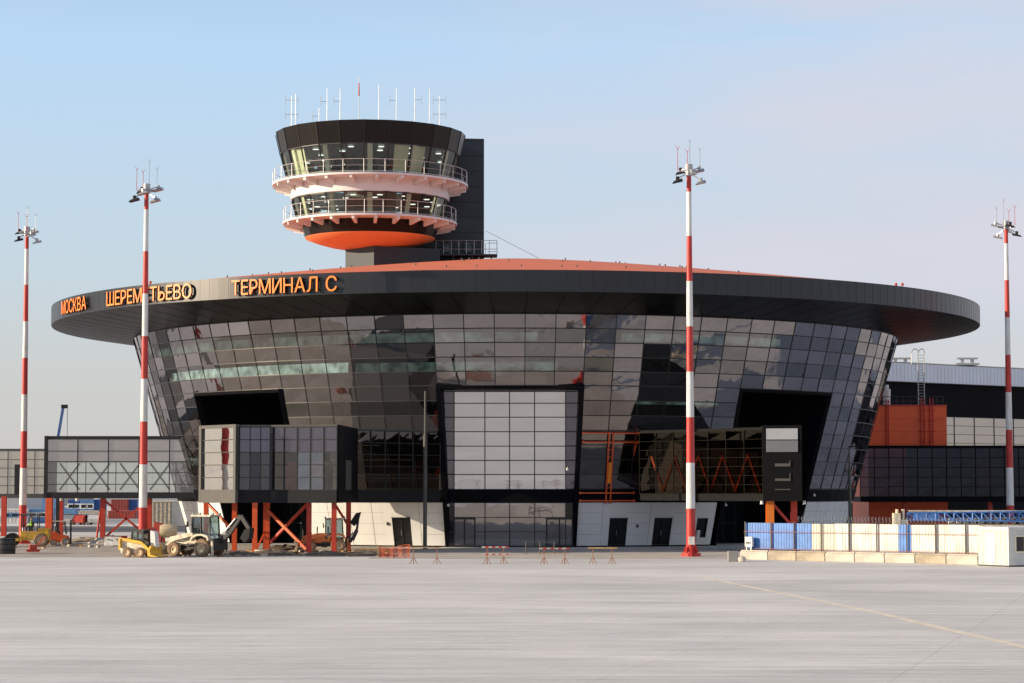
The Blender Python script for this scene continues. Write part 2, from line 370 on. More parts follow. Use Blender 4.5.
# black band and white base wall
for k in range(-46, 46):
    if in_recess(k):
        if band.f: band.build('black_band', M_black, T); band = MB()
        continue
    a, b = col(k), col(k + 1)
    band.hexa([cone(a, 3.92, 0.10), cone(b, 3.92, 0.10), cone(b, 3.92, -0.3), cone(a, 3.92, -0.3), cone(a, 5.05, 0.10), cone(b, 5.05, 0.10), cone(b, 5.05, -0.3), cone(a, 5.05, -0.3)])

band.build('black_band', M_black, T)
DOORS = []
def phi_of(px, h):
    lo, hi = -1.3, 1.3
    for _ in range(60):
        mid = (lo + hi) / 2; c = cone(mid, h); pxm = 512 + F * c.x / (c.y * math.cos(TH) + (c.z - CAMZ) * math.sin(TH))
        if pxm < px: lo = mid
        else: hi = mid
    return (lo + hi) / 2
for (pa, pb, hb, hh, kind) in ((393, 411.5, 0.12, 2.55, 'door'), (608.7, 626.7, 0.12, 2.5, 'door'), (653, 671, 0.12, 2.5, 'door'), (695.5, 706.5, 0.75, 2.5, 'window')):
    DOORS.append((phi_of(pa, 1.3), phi_of(pb, 1.3), hb, hh, kind))
def wall_piece(a, b, h0, h1):
    n = max(1, int(abs(b - a) / (STEP / 2)) + 1)
    for i in range(n):
        p0 = a + (b - a) * i / n; p1 = a + (b - a) * (i + 1) / n
        wall.hexa([cone(p0, h0, 0), cone(p1, h0, 0), cone(p1, h0, -0.3), cone(p0, h0, -0.3), cone(p0, h1, 0), cone(p1, h1, 0), cone(p1, h1, -0.3), cone(p0, h1, -0.3)])
segs = [(col(-9), col(-3)), (col(2), col(8)), (col(13), col(46 + 32)), ]
segs = [(col(-9) + .012, col(-3) - 0.002), (col(2) + .004, col(8) - .012), (col(13) + .01, col(-14) + 2 * math.pi - .01)]
M_joint = mat('joint_grey', (0.3, 0.29, 0.27), var=.05)
for (a, b) in segs:
    wall = MB(); ds = sorted(d for d in DOORS if a < d[0] < b); cur = a
    for d in ds:
        wall_piece(cur, d[0], 0.12, 3.90); wall_piece(d[0], d[1], d[3], 3.90)
        if d[2] > 0.2: wall_piece(d[0], d[1], 0.12, d[2])
        cur = d[1]
    wall_piece(cur, b, 0.12, 3.90)
    n = int((b - a) / (STEP)) + 1
    for i in range(n):
        p = a + (b - a) * i / n
        if any(d[0] - .01 < p < d[1] + .01 for d in DOORS): continue
        wall.beam(cone(p, 0.14, .004), cone(p, 3.88, .004), 0.025, 0.012, up=dirv(p), mi=1)
    for hj in (1.1, 2.05, 3.0):
        for i in range(n * 2):
            p0 = a + (b - a) * i / (n * 2); p1 = a + (b - a) * (i + 1) / (n * 2); pm = (p0 + p1) / 2
            if any(d[0] - .01 < pm < d[1] + .01 for d in DOORS): continue
            wall.beam(cone(p0, hj, .004), cone(p1, hj, .004), 0.012, 0.02, mi=1)
    for i in range(n):
        p0 = a + (b - a) * i / n; p1 = a + (b - a) * (i + 1) / n
        wall.hexa([cone(p0, 0, -.05), cone(p1, 0, -.05), cone(p1, 0, -.32), cone(p0, 0, -.32), cone(p0, .118, -.05), cone(p1, .118, -.05), cone(p1, .118, -.32), cone(p0, .118, -.32)], 2)
    wall.build('base_wall', [M_white, M_joint, M_black], T)
# doors in the base wall
for (a, b, h0, h1, kind) in DOORS:
    d = MB(); d.face([cone(a, h0, -.2), cone(b, h0, -.2), cone(b, h1, -.2), cone(a, h1, -.2)])
    o = d.build('service_door' if kind == 'door' else 'window', G_dark, T)
    f = MB()
    for (p, q) in ((a, a), (b, b)) + ((((a + b) / 2), ((a + b) / 2)),) * (kind == 'door'):
        f.beam(cone(p, h0, -.14), cone(q, h1, -.14), .08, .1, up=dirv(p))
    f.beam(cone(a, h1 - .04, -.14), cone(b, h1 - .04, -.14), .1, .08); f.beam(cone(a, h0 + .04, -.14), cone(b, h0 + .04, -.14), .1, .08)
    if kind == 'door': f.beam(cone(a, h1 + .02, .05), cone(b, h1 + .02, .05), .22, .05)
    f.build('door_frame' if kind == 'door' else 'window_frame', M_frame, o)
    if kind == 'door':
        MB().beam(cone((a + b) / 2 - .003, 1.0, -.06), cone((a + b) / 2 - .003, 1.5, -.06), .03).build('handle', M_galv, o)
for px, hz in ((388, 1.9), (637, 1.7)):
    p = phi_of(px, hz); MB().beam(cone(p, hz, .05), cone(p, hz + .25, .05), .18, .1, up=dirv(p)).build('wall_box', M_blackpaint, T)
p = phi_of(697, .9); MB().beam(cone(p, .5, .12), cone(p, 1.4, .12), .3, .2, up=dirv(p)).build('meter_cabinet', M_whitepaint, T)
# small downlights under the band
for px in (449, 485, 754, 814):
    pass

G_recess = glass('recess_glass', .06, None, (.006, .009, .009), (.8, .95, .9), wav=.01)
# side recesses running down to the ground
for key in ('left', 'right'):
    a, b = col(RECESS[key][0]), col(RECESS[key][1])
    RB = 27.5
    def back(phi, h, off=0): return Vector((CX + (RB + off) * math.sin(phi), CY - (RB + off) * math.cos(phi), h))
    rc = MB()
    rc.hexa([cone(a, 0, 0.12), cone(a, 0, -.1) + Vector((.35, 0, 0)) * (1 if key == 'left' else 1), back(a + .012, 0), back(a - .004, 0),
             cone(a, 14, .12), cone(a, 14, -.1) + Vector((.35, 0, 0)), back(a + .012, 14), back(a - .004, 14)])
    rc.hexa([cone(b, 0, 0.12) - Vector((.35, 0, 0)), cone(b, 0, .12), back(b + .004, 0), back(b - .012, 0),
             cone(b, 14, .12) - Vector((.35, 0, 0)), cone(b, 14, .12), back(b + .004, 14), back(b - .012, 14)])
    n = 5
    for i in range(n):
        p0 = a + (b - a) * i / n; p1 = a + (b - a) * (i + 1) / n
        rc.hexa([cone(p0, 13.7, .12), cone(p1, 13.7, .12), back(p1, 13.7), back(p0, 13.7), cone(p0, 13.97, .12), cone(p1, 13.97, .12), back(p1, 13.97), back(p0, 13.97)])
    r = rc.build('recess_lining', M_black, T)
    gg = MB(); ff = MB(); rows = [0, 1.9, 3.9, 5.1, 6.4, 7.6, 8.9, 10.2, 11.4, 12.7, 13.7]
    for i in range(n):
        p0 = a + (b - a) * i / n; p1 = a + (b - a) * (i + 1) / n
        for j in range(len(rows) - 1): gg.face([back(p0, rows[j], .3), back(p1, rows[j], .3), back(p1, rows[j + 1], .3), back(p0, rows[j + 1], .3)])
        for j in range(len(rows)): ff.beam(back(p0, rows[j], .33), back(p1, rows[j], .33), .1, .07)
        ff.beam(back(p0, 0, .33), back(p0, 13.7, .33), .07, .1, up=dirv(p0))
    g = gg.build('recess_glazing', G_recess, r); ff.build('recess_mullions', M_frame, g)

for px_, h_ in ((434, 4.55), (567, 6.9), (812, 4.6), (724, 3.75), (449, 3.75)):
    p_ = phi_of(px_, h_); q_ = cone(p_, h_, .25); MB().tube(q_ + Vector((0, .25, .1)), q_, .04, n=6).tube(q_, q_ - Vector((0, 0, .2)), .14, .09, n=10).build('wall_lamp', M_whitepaint, T)
# central portal: a box frame standing in the leaning wall
a, b = col(-3), col(2)
fr = MB(); mid = (a + b) / 2
def fl(u, y, h):   # point in the portal's own vertical plane: u across, y outward from plane
    c = dirv(mid); s = Vector((math.cos(mid), math.sin(mid), 0)); base = Vector((CX, CY, 0)) + c * (33.25 + y)
    q = base + s * u; return Vector((q.x, q.y, h))
WT = 37.16 * math.sin((b - a) / 2); WB = 33.1 * math.sin((b - a) / 2)
YT = 37.16 * math.cos((b - a) / 2) - 33.25; YB = 33.1 * math.cos((b - a) / 2) - 33.25
for s_ in (-1, 1):      # leaning jambs that flare out with height
    q = [fl(s_ * (WB - .4), -0.4, 0), fl(s_ * (WB + .12), -.4, 0), fl(s_ * (WB + .12), YB + .35, 0), fl(s_ * (WB - .3), YB + .35, 0),
         fl(s_ * (WT - .4), -0.4, 14.1), fl(s_ * (WT + .12), -.4, 14.1), fl(s_ * (WT + .12), YT + .35, 14.1), fl(s_ * (WT - .3), YT + .35, 14.1)]
    if s_ < 0: q = [q[1], q[0], q[3], q[2], q[5], q[4], q[7], q[6]]
    fr.hexa(q)
fr.hexa([fl(-WT, -.4, 13.72), fl(WT, -.4, 13.72), fl(WT, YT + .33, 13.72), fl(-WT, YT + .33, 13.72), fl(-WT, -.4, 14.08), fl(WT, -.4, 14.08), fl(WT, YT + .33, 14.08), fl(-WT, YT + .33, 14.08)])
po = fr.build('entrance_frame', M_black, T)
DP = 194.0   # approximate depth of the portal plane
TILT = 0.055
def pp(u, h, off=0): return fl(u, off + TILT * (h - 0) , h)   # glazing leans out slightly
def ux(px, h=7):
    return (px - (512 + F * pp(0, h).x / pp(0, h).y)) * pp(0, h).y / F
us = [-7.2, ux(454.2), ux(485), ux(509.6), ux(534.6), ux(565.5), 7.2]
ysU = [391.7, 403.4, 417.3, 431.7, 446.2, 460.4, 474.5, 488.5]
def hz_(py): return Zp(py, 193)
pg = MB(); pf = MB(); side = MB()
hs = [5.05] + [Zp(y, 193) for y in reversed(ysU[:-1])]
for i in range(1, 5):
    for j in range(len(hs) - 1): pg.face([pp(us[i], hs[j]), pp(us[i + 1], hs[j]), pp(us[i + 1], hs[j + 1]), pp(us[i], hs[j + 1])])
for (u0, u1) in ((us[0] + .1, us[1]), (us[5], us[6] - .1)):
    for j in range(len(hs)):
        hA = hs[j]; hB = hs[j + 1] if j + 1 < len(hs) else 13.72
        lim = WB + (WT - WB) * hA / 14 - .2
        x0 = max(-lim, u0); x1 = min(lim, u1)
        side.face([pp(x0, hA, -.3), pp(x1, hA, -.3), pp(x1, hB, -.3), pp(x0, hB, -.3)])
for i in range(1, 5):
    side.face([pp(us[i], hs[-1], -.3), pp(us[i + 1], hs[-1], -.3), pp(us[i + 1], 13.72, -.3), pp(us[i], 13.72, -.3)])
for i in range(1, 6): pf.beam(pp(us[i], 0.1, .03), pp(us[i], 13.6, .03), .085, .12, up=dirv(mid))
for h in hs:
    w__ = WB + (WT - WB) * h / 14 - .3; pf.beam(pp(-w__, h, .02), pp(w__, h, .02), .1, .075)
pg.build('portal_glazing', G_portal, po); side.build('portal_side_glazing', glass('violet_side_glass', .12, None, (.030, .027, .036), (.9, .88, 1.0)), po); pf.build('portal_mullions', M_frame, po)
MB().hexa([pp(-WB, 3.9, -.2), pp(WB, 3.9, -.2), pp(WB, 3.9, .12), pp(-WB, 3.9, .12), pp(-WB, 5.03, -.2), pp(WB, 5.03, -.2), pp(WB, 5.03, .12), pp(-WB, 5.03, .12)]).build('portal_band', M_black, po)
lg = MB(); lf = MB(); ls = [0.1, 1.35, 2.6, 3.88]
for i in range(0, 6):
    u0 = max(us[i], -WB + .2); u1 = min(us[i + 1], WB - .2)
    for j in range(3): lg.face([pp(u0, ls[j], .0), pp(u1, ls[j], .0), pp(u1, ls[j + 1], .0), pp(u0, ls[j + 1], .0)], 0 if 1 <= i <= 4 else 1)
for h in ls: lf.beam(pp(-WB + .2, h, .03), pp(WB - .2, h, .03), .08, .06)
lg.build('lobby_glazing', [glass('lobby_glass', .38, None, (.10, .095, .095)), G_dark], po)
lf.build('lobby_mullions', M_frame, po)
for (pa, pb) in ((454.5, 475), (546.5, 572)):
    u0, u1 = ux(pa, 1), ux(pb, 1); d = MB(); n = 2
    dr = MB(); dr.face([pp(u0, .1, .08), pp(u1, .1, .08), pp(u1, 2.5, .08), pp(u0, 2.5, .08)])
    dd = dr.build('entrance_door', glass('door_glass', .3, None, (.06, .055, .055)), po)
    for i in range(3):
        u = u0 + (u1 - u0) * i / 2; d.beam(pp(u, .1, .13), pp(u, 2.55, .13), .13, .1, up=dirv(mid))
    d.beam(pp(u0, 2.5, .13), pp(u1, 2.5, .13), .1, .16); d.beam(pp(u0, .14, .13), pp(u1, .14, .13), .1, .14)
    d.build('door_frame', M_frame, dd)
# interior floors, core and lit rooms (seen through the vision rows)
it = MB()
gaps = sorted((col(a_), col(b_)) for a_, b_ in RECESS.values()); solid = [(gaps[i][1] + .01, (gaps[i + 1][0] if i < 2 else gaps[0][0] + 2 * math.pi) - .01) for i in range(3)]
for z in (4.6, 9.3):
    for (a0, a1) in solid: it.lathe([(30, z), (Rw(z) - .5, z), (Rw(z) - .5, z + .3), (30, z + .3)], (CX, CY, 0), max(4, int((a1 - a0) / .07)), closed=True, a0=a0, a1=a1)
for z in (14.1, 17.35): it.lathe([(12, z), (Rw(z) - .5, z), (Rw(z) - .5, z + .3), (12, z + .3)], (CX, CY, 0), 64, closed=True)
it.build('floor_slabs', M_floor, T)
core = MB()
for (z0, z1) in ((4.9, 9.3), (9.6, 14.1), (14.4, 17.35), (17.65, 20)):
    rr_ = 26.5 if z0 < 14 else 30
    core.lathe([(rr_, z0), (rr_, z1)], (CX, CY, 0), 64)
core.build('inner_walls', M_interior, T)
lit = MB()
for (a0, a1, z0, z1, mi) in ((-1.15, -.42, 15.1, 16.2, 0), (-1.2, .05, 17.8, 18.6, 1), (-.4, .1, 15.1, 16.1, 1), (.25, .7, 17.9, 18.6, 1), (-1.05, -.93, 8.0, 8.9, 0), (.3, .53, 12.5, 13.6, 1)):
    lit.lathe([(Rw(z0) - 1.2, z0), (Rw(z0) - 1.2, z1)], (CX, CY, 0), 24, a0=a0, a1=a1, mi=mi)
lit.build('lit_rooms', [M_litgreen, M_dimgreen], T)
for i in range(40):
    cols_ = MB(); p = col(-46) + i * 2 * math.pi / 40; lo_ = 14.3 if any(a_ - .02 < p < b_ + .02 for a_, b_ in gaps) else 5; cols_.beam(cone(p, lo_, -2), cone(p, 20, -2), .35, .35)
    cols_.build('inner_column', M_greyframe, T)

# disc roof
RR = 46.95; ZB, ZT = 21.2, 23.04
NS = 276
fas = MB(); fas.lathe([(RR - .05, ZB), (RR, ZB + .04), (RR, ZT), (RR - .35, ZT + .02)], (CX, CY, 0), NS); sj = fas
for i in range(NS):
    t = 2 * math.pi * i / NS + .02; d = dirv(t)
    sj.beam(Vector((CX, CY, ZB + .06)) + d * (RR + .002), Vector((CX, CY, ZT - .02)) + d * (RR + .002), .012, .010, up=d, mi=1)
fas.build('roof_fascia', [M_fascia, mat('seam_grey', (.006, .006, .008), rough=.5, spec=.3)], T)
sf = MB(); sf.lathe([(RR - .05, ZB), (Rw(20.06) - .3, 20.06)], (CX, CY, 0), NS); so_ = sf.build('soffit', M_soffit, T)
sj = MB()
for i in range(NC):
    t = col(i); d = dirv(t); sj.beam(Vector((CX, CY, ZB - .006)) + d * (RR - .1), Vector((CX, CY, 20.052)) + d * (Rw(20.06)), .03, .012)
sj.build('soffit_joints', M_black, T)
rf = MB(); prof = []
for i in range(25):
    r = (RR - .35) * (1 - i / 24); prof.append((max(r, .01), ZT + .02 + 5.75 * (1 - (r / (RR - .35)) ** 1.17)))
rf.lathe(prof, (CX, CY, 0), 120); rfo = rf.build('orange_roof', M_roof, T, smooth=True)
an = MB()
for i in range(46):
    an = MB(); t = -1.2 + 2.4 * i / 45 + random.uniform(-.02, .02); r = random.choice((25, 14, 33, 40)); z = ZT + 5.75 * (1 - (r / 46.35) ** 1.17)
    q = Vector((CX, CY, z)) + dirv(t) * r; an.tube(q, q + Vector((0, 0, .22)), .07, n=6)
    an.build('roof_anchor', M_blackpaint, rfo)
for px, py in ((152, 281), (896, 279)):
    t = (px - 515) / 463; q = Vector((CX + RR * .93 * t, CY - RR * math.sqrt(max(0, 1 - t * t)) * .8, 23.5)); l = MB()
    for dx in (-.3, .3): l.tube(q + Vector((dx, 0, -.5)), q + Vector((dx, 0, .6)), .03, n=6); l.tube(q + Vector((dx, 0, .6)), q + Vector((dx, 0, .85)), .12, n=8)
    l.build('warning_light', M_redpaint, T)

# ------------------------------------------------------------------ lettering on the fascia
def fascia_phi(px, z=22.1):
    RR = 47.3
    lo, hi = -1.37, 1.37
    for _ in range(60):
        mid_ = (lo + hi) / 2; x = CX + RR * math.sin(mid_); y = CY - RR * math.cos(mid_)
        q = 512 + F * x / (y * math.cos(TH) + (z - CAMZ) * math.sin(TH))
        if q < px: lo = mid_
        else: hi = mid_
    return (lo + hi) / 2
def letter_mesh(ch):
    cu = bpy.data.curves.new('letter', 'FONT'); cu.body = ch; cu.size = 1; cu.extrude = 0.0; cu.offset = 0.0; cu.resolution_u = 4
    o = bpy.data.objects.new('letter_tmp', cu); C.objects.link(o); bpy.context.view_layer.update()
    dg = bpy.context.evaluated_depsgraph_get(); cu.extrude = 0.09; bpy.context.view_layer.update(); dg = bpy.context.evaluated_depsgraph_get()
    me = bpy.data.meshes.new_from_object(o.evaluated_get(dg)); bpy.data.objects.remove(o); return me
def sign(word, pxa, pxb, label, H=1.27, zc=22.12):
    pa, pb = fascia_phi(pxa), fascia_phi(pxb); total = (pb - pa) * (RR + .2)
    ms = []; widths = []
    for ch in word:
        if ch == ' ': ms.append(None); widths.append(0.28); continue
        me = letter_mesh(ch); xs = [v.co.x for v in me.vertices]; ys = [v.co.y for v in me.vertices]
        ms.append((me, min(xs), max(xs), min(ys), max(ys))); widths.append(max(xs) - min(xs))
    gap = 0.10; W = sum(widths) + gap * (len(word) - 1); sx = total / W
    capH = max(m_[4] for m_ in ms if m_ and True); sy = H / 0.72 if capH < .1 else H / sorted(m_[4] for m_ in ms if m_)[len([m_ for m_ in ms if m_]) // 2]
    pm = (pa + pb) / 2; base = Vector((CX, CY, 0)) + dirv(pm) * (RR + .2); base.z = zc - H / 2
    root = empty('rooftop_sign', base, 0, label, 'sign', 'orange letter signs on the roof fascia')
    cur = 0
    for m_, wd in zip(ms, widths):
        if m_:
            me, x0, x1, y0, y1 = m_
            phi = pa + (cur + wd / 2) * sx / (RR + .2); d = dirv(phi); s = Vector((math.cos(phi), math.sin(phi), 0)); cen = Vector((CX, CY, zc - H / 2)) + d * (RR + .22)
            for v in me.vertices:
                lx = (v.co.x - (x0 + x1) / 2) * sx; lz = v.co.y * sy; ly = v.co.z
                v.co = cen + s * lx + Vector((0, 0, lz)) + d * ly - base
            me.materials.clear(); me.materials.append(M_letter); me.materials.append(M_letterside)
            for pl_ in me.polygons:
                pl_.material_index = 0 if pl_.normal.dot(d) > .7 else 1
            me.update()
            o = bpy.data.objects.new('letter', me); C.objects.link(o); o.parent = root
        cur += wd + gap
    # mounting rails
    n = 8
    for zz in (-.4, .35):
        r = MB()
        for i in range(n):
            p0 = pa + (pb - pa) * i / n; p1 = pa + (pb - pa) * (i + 1) / n
            r.beam(Vector((CX, CY, zc + zz)) + dirv(p0) * (RR + .07) - base, Vector((CX, CY, zc + zz)) + dirv(p1) * (RR + .07) - base, .1, .05)
        r.build('mounting_rail', M_fascia, root)
sign('МОСКВА', 61, 85.5, 'orange letters reading МОСКВА at the left end of the disc roof', zc=22.12)
sign('ШЕРЕМЕТЬЕВО', 106, 191, 'orange letters reading ШЕРЕМЕТЬЕВО, the long middle word crossed by a mast')
sign('ТЕРМИНАЛ С', 231, 336.5, 'orange letters reading ТЕРМИНАЛ С, rightmost and brightest word on the roof fascia')

# ------------------------------------------------------------------ control tower
TY = 222.0; TX = Xp(370.3, TY, 35)
TW = empty('control_tower', (TX, TY, 27), 0, 'round airport control tower with two white balconies above the disc roof', 'control tower')
def tz(z): return z - 27
def tl(prof, n=96): return MB().lathe([(r, tz(z)) for r, z in prof], (0, 0, 0), n)
NT = 24
def facet(r, i, z, off=0):
    t = (i + .5) * 2 * math.pi / NT + .13; return Vector(((r + off) * math.sin(t), -(r + off) * math.cos(t), tz(z)))
# crown (faceted cladding panels)
cr = MB(); crj = cr
def rU(z): return 8.35 + (z - 36.0) * (9.65 - 8.35) / 5.0
for i in range(NT):
    cr.face([facet(rU(38.9), i, 38.9, .08), facet(rU(38.9), i + 1, 38.9, .08), facet(rU(41), i + 1, 41), facet(rU(41), i, 41)])
    crj.beam(facet(rU(38.9), i, 38.9, .1), facet(rU(41), i, 41, .02), .05, .05, mi=1)
cr.build('crown_cladding', [mat('crown_dark_metal', (0.010, 0.008, 0.007), rough=0.25, metal=0.0, var=0.15, scale=.5, spec=.25), M_frame], TW)
MB().lathe([(9.65, tz(41)), (9.4, tz(41.08)), (0.02, tz(41.1))], (0, 0, 0), NT).build('tower_roof', M_darkgrey, TW)
MB().lathe([(8.9, tz(38.85)), (2.5, tz(38.8))], (0, 0, 0), 48).build('upper_ceiling', mat('ceiling_board', (.12, .13, .13), var=.05), TW)
# upper glazing
def glazing(name, rb, zb, rt, zt, n, nm):
    g = MB(); f = MB()
    for i in range(n):
        t0 = (i + .5) * 2 * math.pi / n + .13; t1 = (i + 1.5) * 2 * math.pi / n + .13
        A = lambda t, r, z: Vector((r * math.sin(t), -r * math.cos(t), tz(z)))
        g.face([A(t0, rb, zb), A(t1, rb, zb), A(t1, rt, zt), A(t0, rt, zt)])
        f.beam(A(t0, rb + .02, zb), A(t0, rt + .02, zt), .10, .12); f.beam(A(t0, rb + .02, zb + .05), A(t1, rb + .02, zb + .05), .1, .12); f.beam(A(t0, rt, zt - .04), A(t1, rt, zt - .04), .1, .12)
    go = g.build(name, G_tower, TW); f.build(nm, M_frame, go)
glazing('upper_window_ring', 8.35, 36.0, 9.1, 38.9, 24, 'window_frame')
glazing('lower_window_ring', 7.35, 32.1, 7.95, 34.25, 24, 'window_frame')
# cream raking columns inside both rings
cc = MB()
for i in range(12):
    t = i * 2 * math.pi / 12 + .06
    A = lambda r, z: Vector((r * math.sin(t), -r * math.cos(t), tz(z)))
    cc.beam(A(8.05, 36), A(8.8, 38.9), .5, .3, up=(math.sin(t), -math.cos(t), 0)); cc.beam(A(7.05, 32.1), A(7.65, 34.25), .5, .3, up=(math.sin(t), -math.cos(t), 0))
cc.build('raking_columns', M_cream, TW)
co_ = MB(); co_.lathe([(2.6, tz(29.6)), (2.6, tz(38.8))], (0, 0, 0), 32); co_.build('tower_core', M_interior, TW)
lm = MB()
for ring, z, r in ((14, 38.70, 7.6), (9, 38.70, 5.2), (14, 34.1, 6.4), (8, 34.1, 4.4)):
    for i in range(ring):
        t = i * 2 * math.pi / ring + .2 + random.uniform(-.08, .08); x, y = r * math.sin(t), -r * math.cos(t); lm.tube((x, y, tz(z) - .03), (x, y, tz(z) + .01), .3, n=12)
lm.build('ceiling_lamps', M_lamp, TW)
bl = MB()
for t0, t1 in ((.34, .52), (.56, .74), (-.95, -.80), (2.5, 2.8), (3.5, 3.75)):
    A = lambda t, r, z: Vector((r * math.sin(t), -r * math.cos(t), tz(z)))
    bl.face([A(t0, 8.0, 36.2), A(t1, 8.0, 36.2), A(t1, 8.7, 38.8), A(t0, 8.7, 38.8)])
bl.build('window_blinds', M_blind, TW)
dk = MB()
for i in range(10):
    t = -1.3 + i * .28; A = Vector((6.6 * math.sin(t), -6.6 * math.cos(t), tz(36.05))); dk.box(A.x - .5, A.x + .5, A.y - .3, A.y + .3, A.z, A.z + 1.0)
    if i % 2: dk.box(A.x - .25, A.x + .25, A.y - .05, A.y + .05, A.z + 1.1, A.z + 1.55)
dk.build('controller_desks', M_darkgrey, TW)
# white drum between the glazing rings, dark ring and orange bowl
tl([(8.0, 36.0), (8.05, 34.3), (7.9, 34.22)]).build('white_drum', M_towerwhite, TW, smooth=True)
bc = MB()
for i in range(NT):
    bc.face([facet(6.6, i, 30.45), facet(6.6, i + 1, 30.45), facet(7.1, i + 1, 32.0), facet(7.1, i, 32.0)])
bc.build('dark_ring', MATS['crown_dark_metal'], TW)
tl([(6.6, 30.45), (6.5, 30.34), (5.4, 29.95), (4.2, 29.62), (3.0, 29.4), (.05, 29.3)]).build('orange_bowl', M_bowl, TW, smooth=True)
def balcony(nm, R, z, rin, railh, nb):
    b = empty('', (0, 0, 0)); bpy.data.objects.remove(b)
    s = tl([(rin, z - .02), (R, z), (R, z - .2), (rin, z - .26)]); s = s.build('balcony', M_towerwhite, TW)
    for i in range(nb):
        br = MB()
        t = (i + .5) * 2 * math.pi / nb; d = Vector((math.sin(t), -math.cos(t), 0)); p = Vector((-d.y, d.x, 0)) * .14
        A = d * (R - .15); B = d * (rin + .1); z0 = tz(z - .2)
        br.hexa([B - p + Vector((0, 0, z0 - .62)), A - p + Vector((0, 0, z0 - .3)), A + p + Vector((0, 0, z0 - .3)), B + p + Vector((0, 0, z0 - .62)),
                 B - p + Vector((0, 0, z0 + .1)), A - p + Vector((0, 0, z0 - .003)), A + p + Vector((0, 0, z0 - .003)), B + p + Vector((0, 0, z0 + .1))])
        br.build('bracket', M_towerwhite, s)
    rl = MB(); n = 60
    for i in range(n):
        t = i * 2 * math.pi / n; t2 = (i + 1) * 2 * math.pi / n
        A = lambda t_, zz: Vector(((R - .08) * math.sin(t_), -(R - .08) * math.cos(t_), tz(zz)))
        if i % 2 == 0: rl.tube(A(t, z), A(t, z + railh), .032, n=6)
        rl.tube(A(t, z + railh), A(t2, z + railh), .028, n=6, caps=False)
        rl.tube(A(t, z + railh * .52), A(t2, z + railh * .52), .016, n=4, caps=False)
        rl.tube(A(t, z + .12), A(t2, z + .12), .03, n=4, caps=False)
    rl.build('railing', M_rail, s)
balcony('upper', 9.93, 35.85, 8.0, 1.3, 24)
balcony('lower', 8.82, 31.98, 7.05, 1.35, 24)
# neck and tall dark lift shaft behind
def T_(px, y, z=30): return (Xp(px, y, z) - TX, y - TY)
nk = MB(); a1 = T_(345.5, 222.5); a2 = T_(374, 219.0); a3 = T_(440, 222); a4 = T_(420, 231); a5 = T_(350, 229)
nk.prism([a1, a2, a3, a4, a5], 0, tz(29.38)); nk.build('neck', M_shaft, TW)
sh = MB(); b1 = T_(402, 226.5); b2 = T_(484, 227.5); b3 = T_(478, 236); b4 = T_(404, 236)
sh.prism([b1, b2, b3, b4], -1, tz(Zp(138, 227))); sho = sh.build('lift_shaft', M_shaft, TW)
hj = MB()
for i in range(9):
    z = tz(28.5 + i * 1.6); hj.beam((b1[0], b1[1] - .01, z), (b2[0], b2[1] - .01, z), .01, .03)
hj.build('cladding_joints', M_black, sho)
for px in (446, 468):
    x, y = T_(px, 226.9); MB().box(x - .35, x + .35, y - .08, y + .02, tz(Zp(252, 227)), tz(Zp(243, 227))).build('shaft_window', G_dark, sho)
pt = MB(); c1 = T_(436, 224.5); c2 = T_(497, 224.8); zf = tz(Zp(254.5, 225)); zr = tz(Zp(241, 225))
pt.box(c1[0], c2[0], c1[1], c1[1] + 2.4, zf - .15, zf)
for i in range(3): x = c1[0] + (c2[0] - c1[0]) * (i + .9) / 3.2; pt.beam((x, c1[1] + .3, zf - .1), (x, c1[1] + .3, -1), .12); pt.beam((x, c1[1] + 2.1, zf - .1), (x, c1[1] + 2.1, -1), .12)
pto = pt.build('service_platform', M_blackpaint, TW)
rl = MB()
for zz in (zf + .5, zr): rl.tube((c1[0], c1[1], zz), (c2[0], c1[1], zz), .03, n=5); rl.tube((c2[0], c1[1], zz), (c2[0], c1[1] + 2.4, zz), .03, n=5); rl.tube((T_(484, 224)[0] + .3, c1[1] + 2.4, zz), (c2[0], c1[1] + 2.4, zz), .03, n=5)
for i in range(9):
    x = c1[0] + (c2[0] - c1[0]) * i / 8; rl.tube((x, c1[1], zf), (x, c1[1], zr), .03, n=5)
rl.tube((c2[0], c1[1] + 2.4, zf), (c2[0], c1[1] + 2.4, zr), .03, n=5); rl.tube((c2[0] - 1.2, c1[1] + 2.4, zf), (c2[0] - 1.2, c1[1] + 2.4, zr), .03, n=5)
rl.build('platform_railing', M_galv, pto)
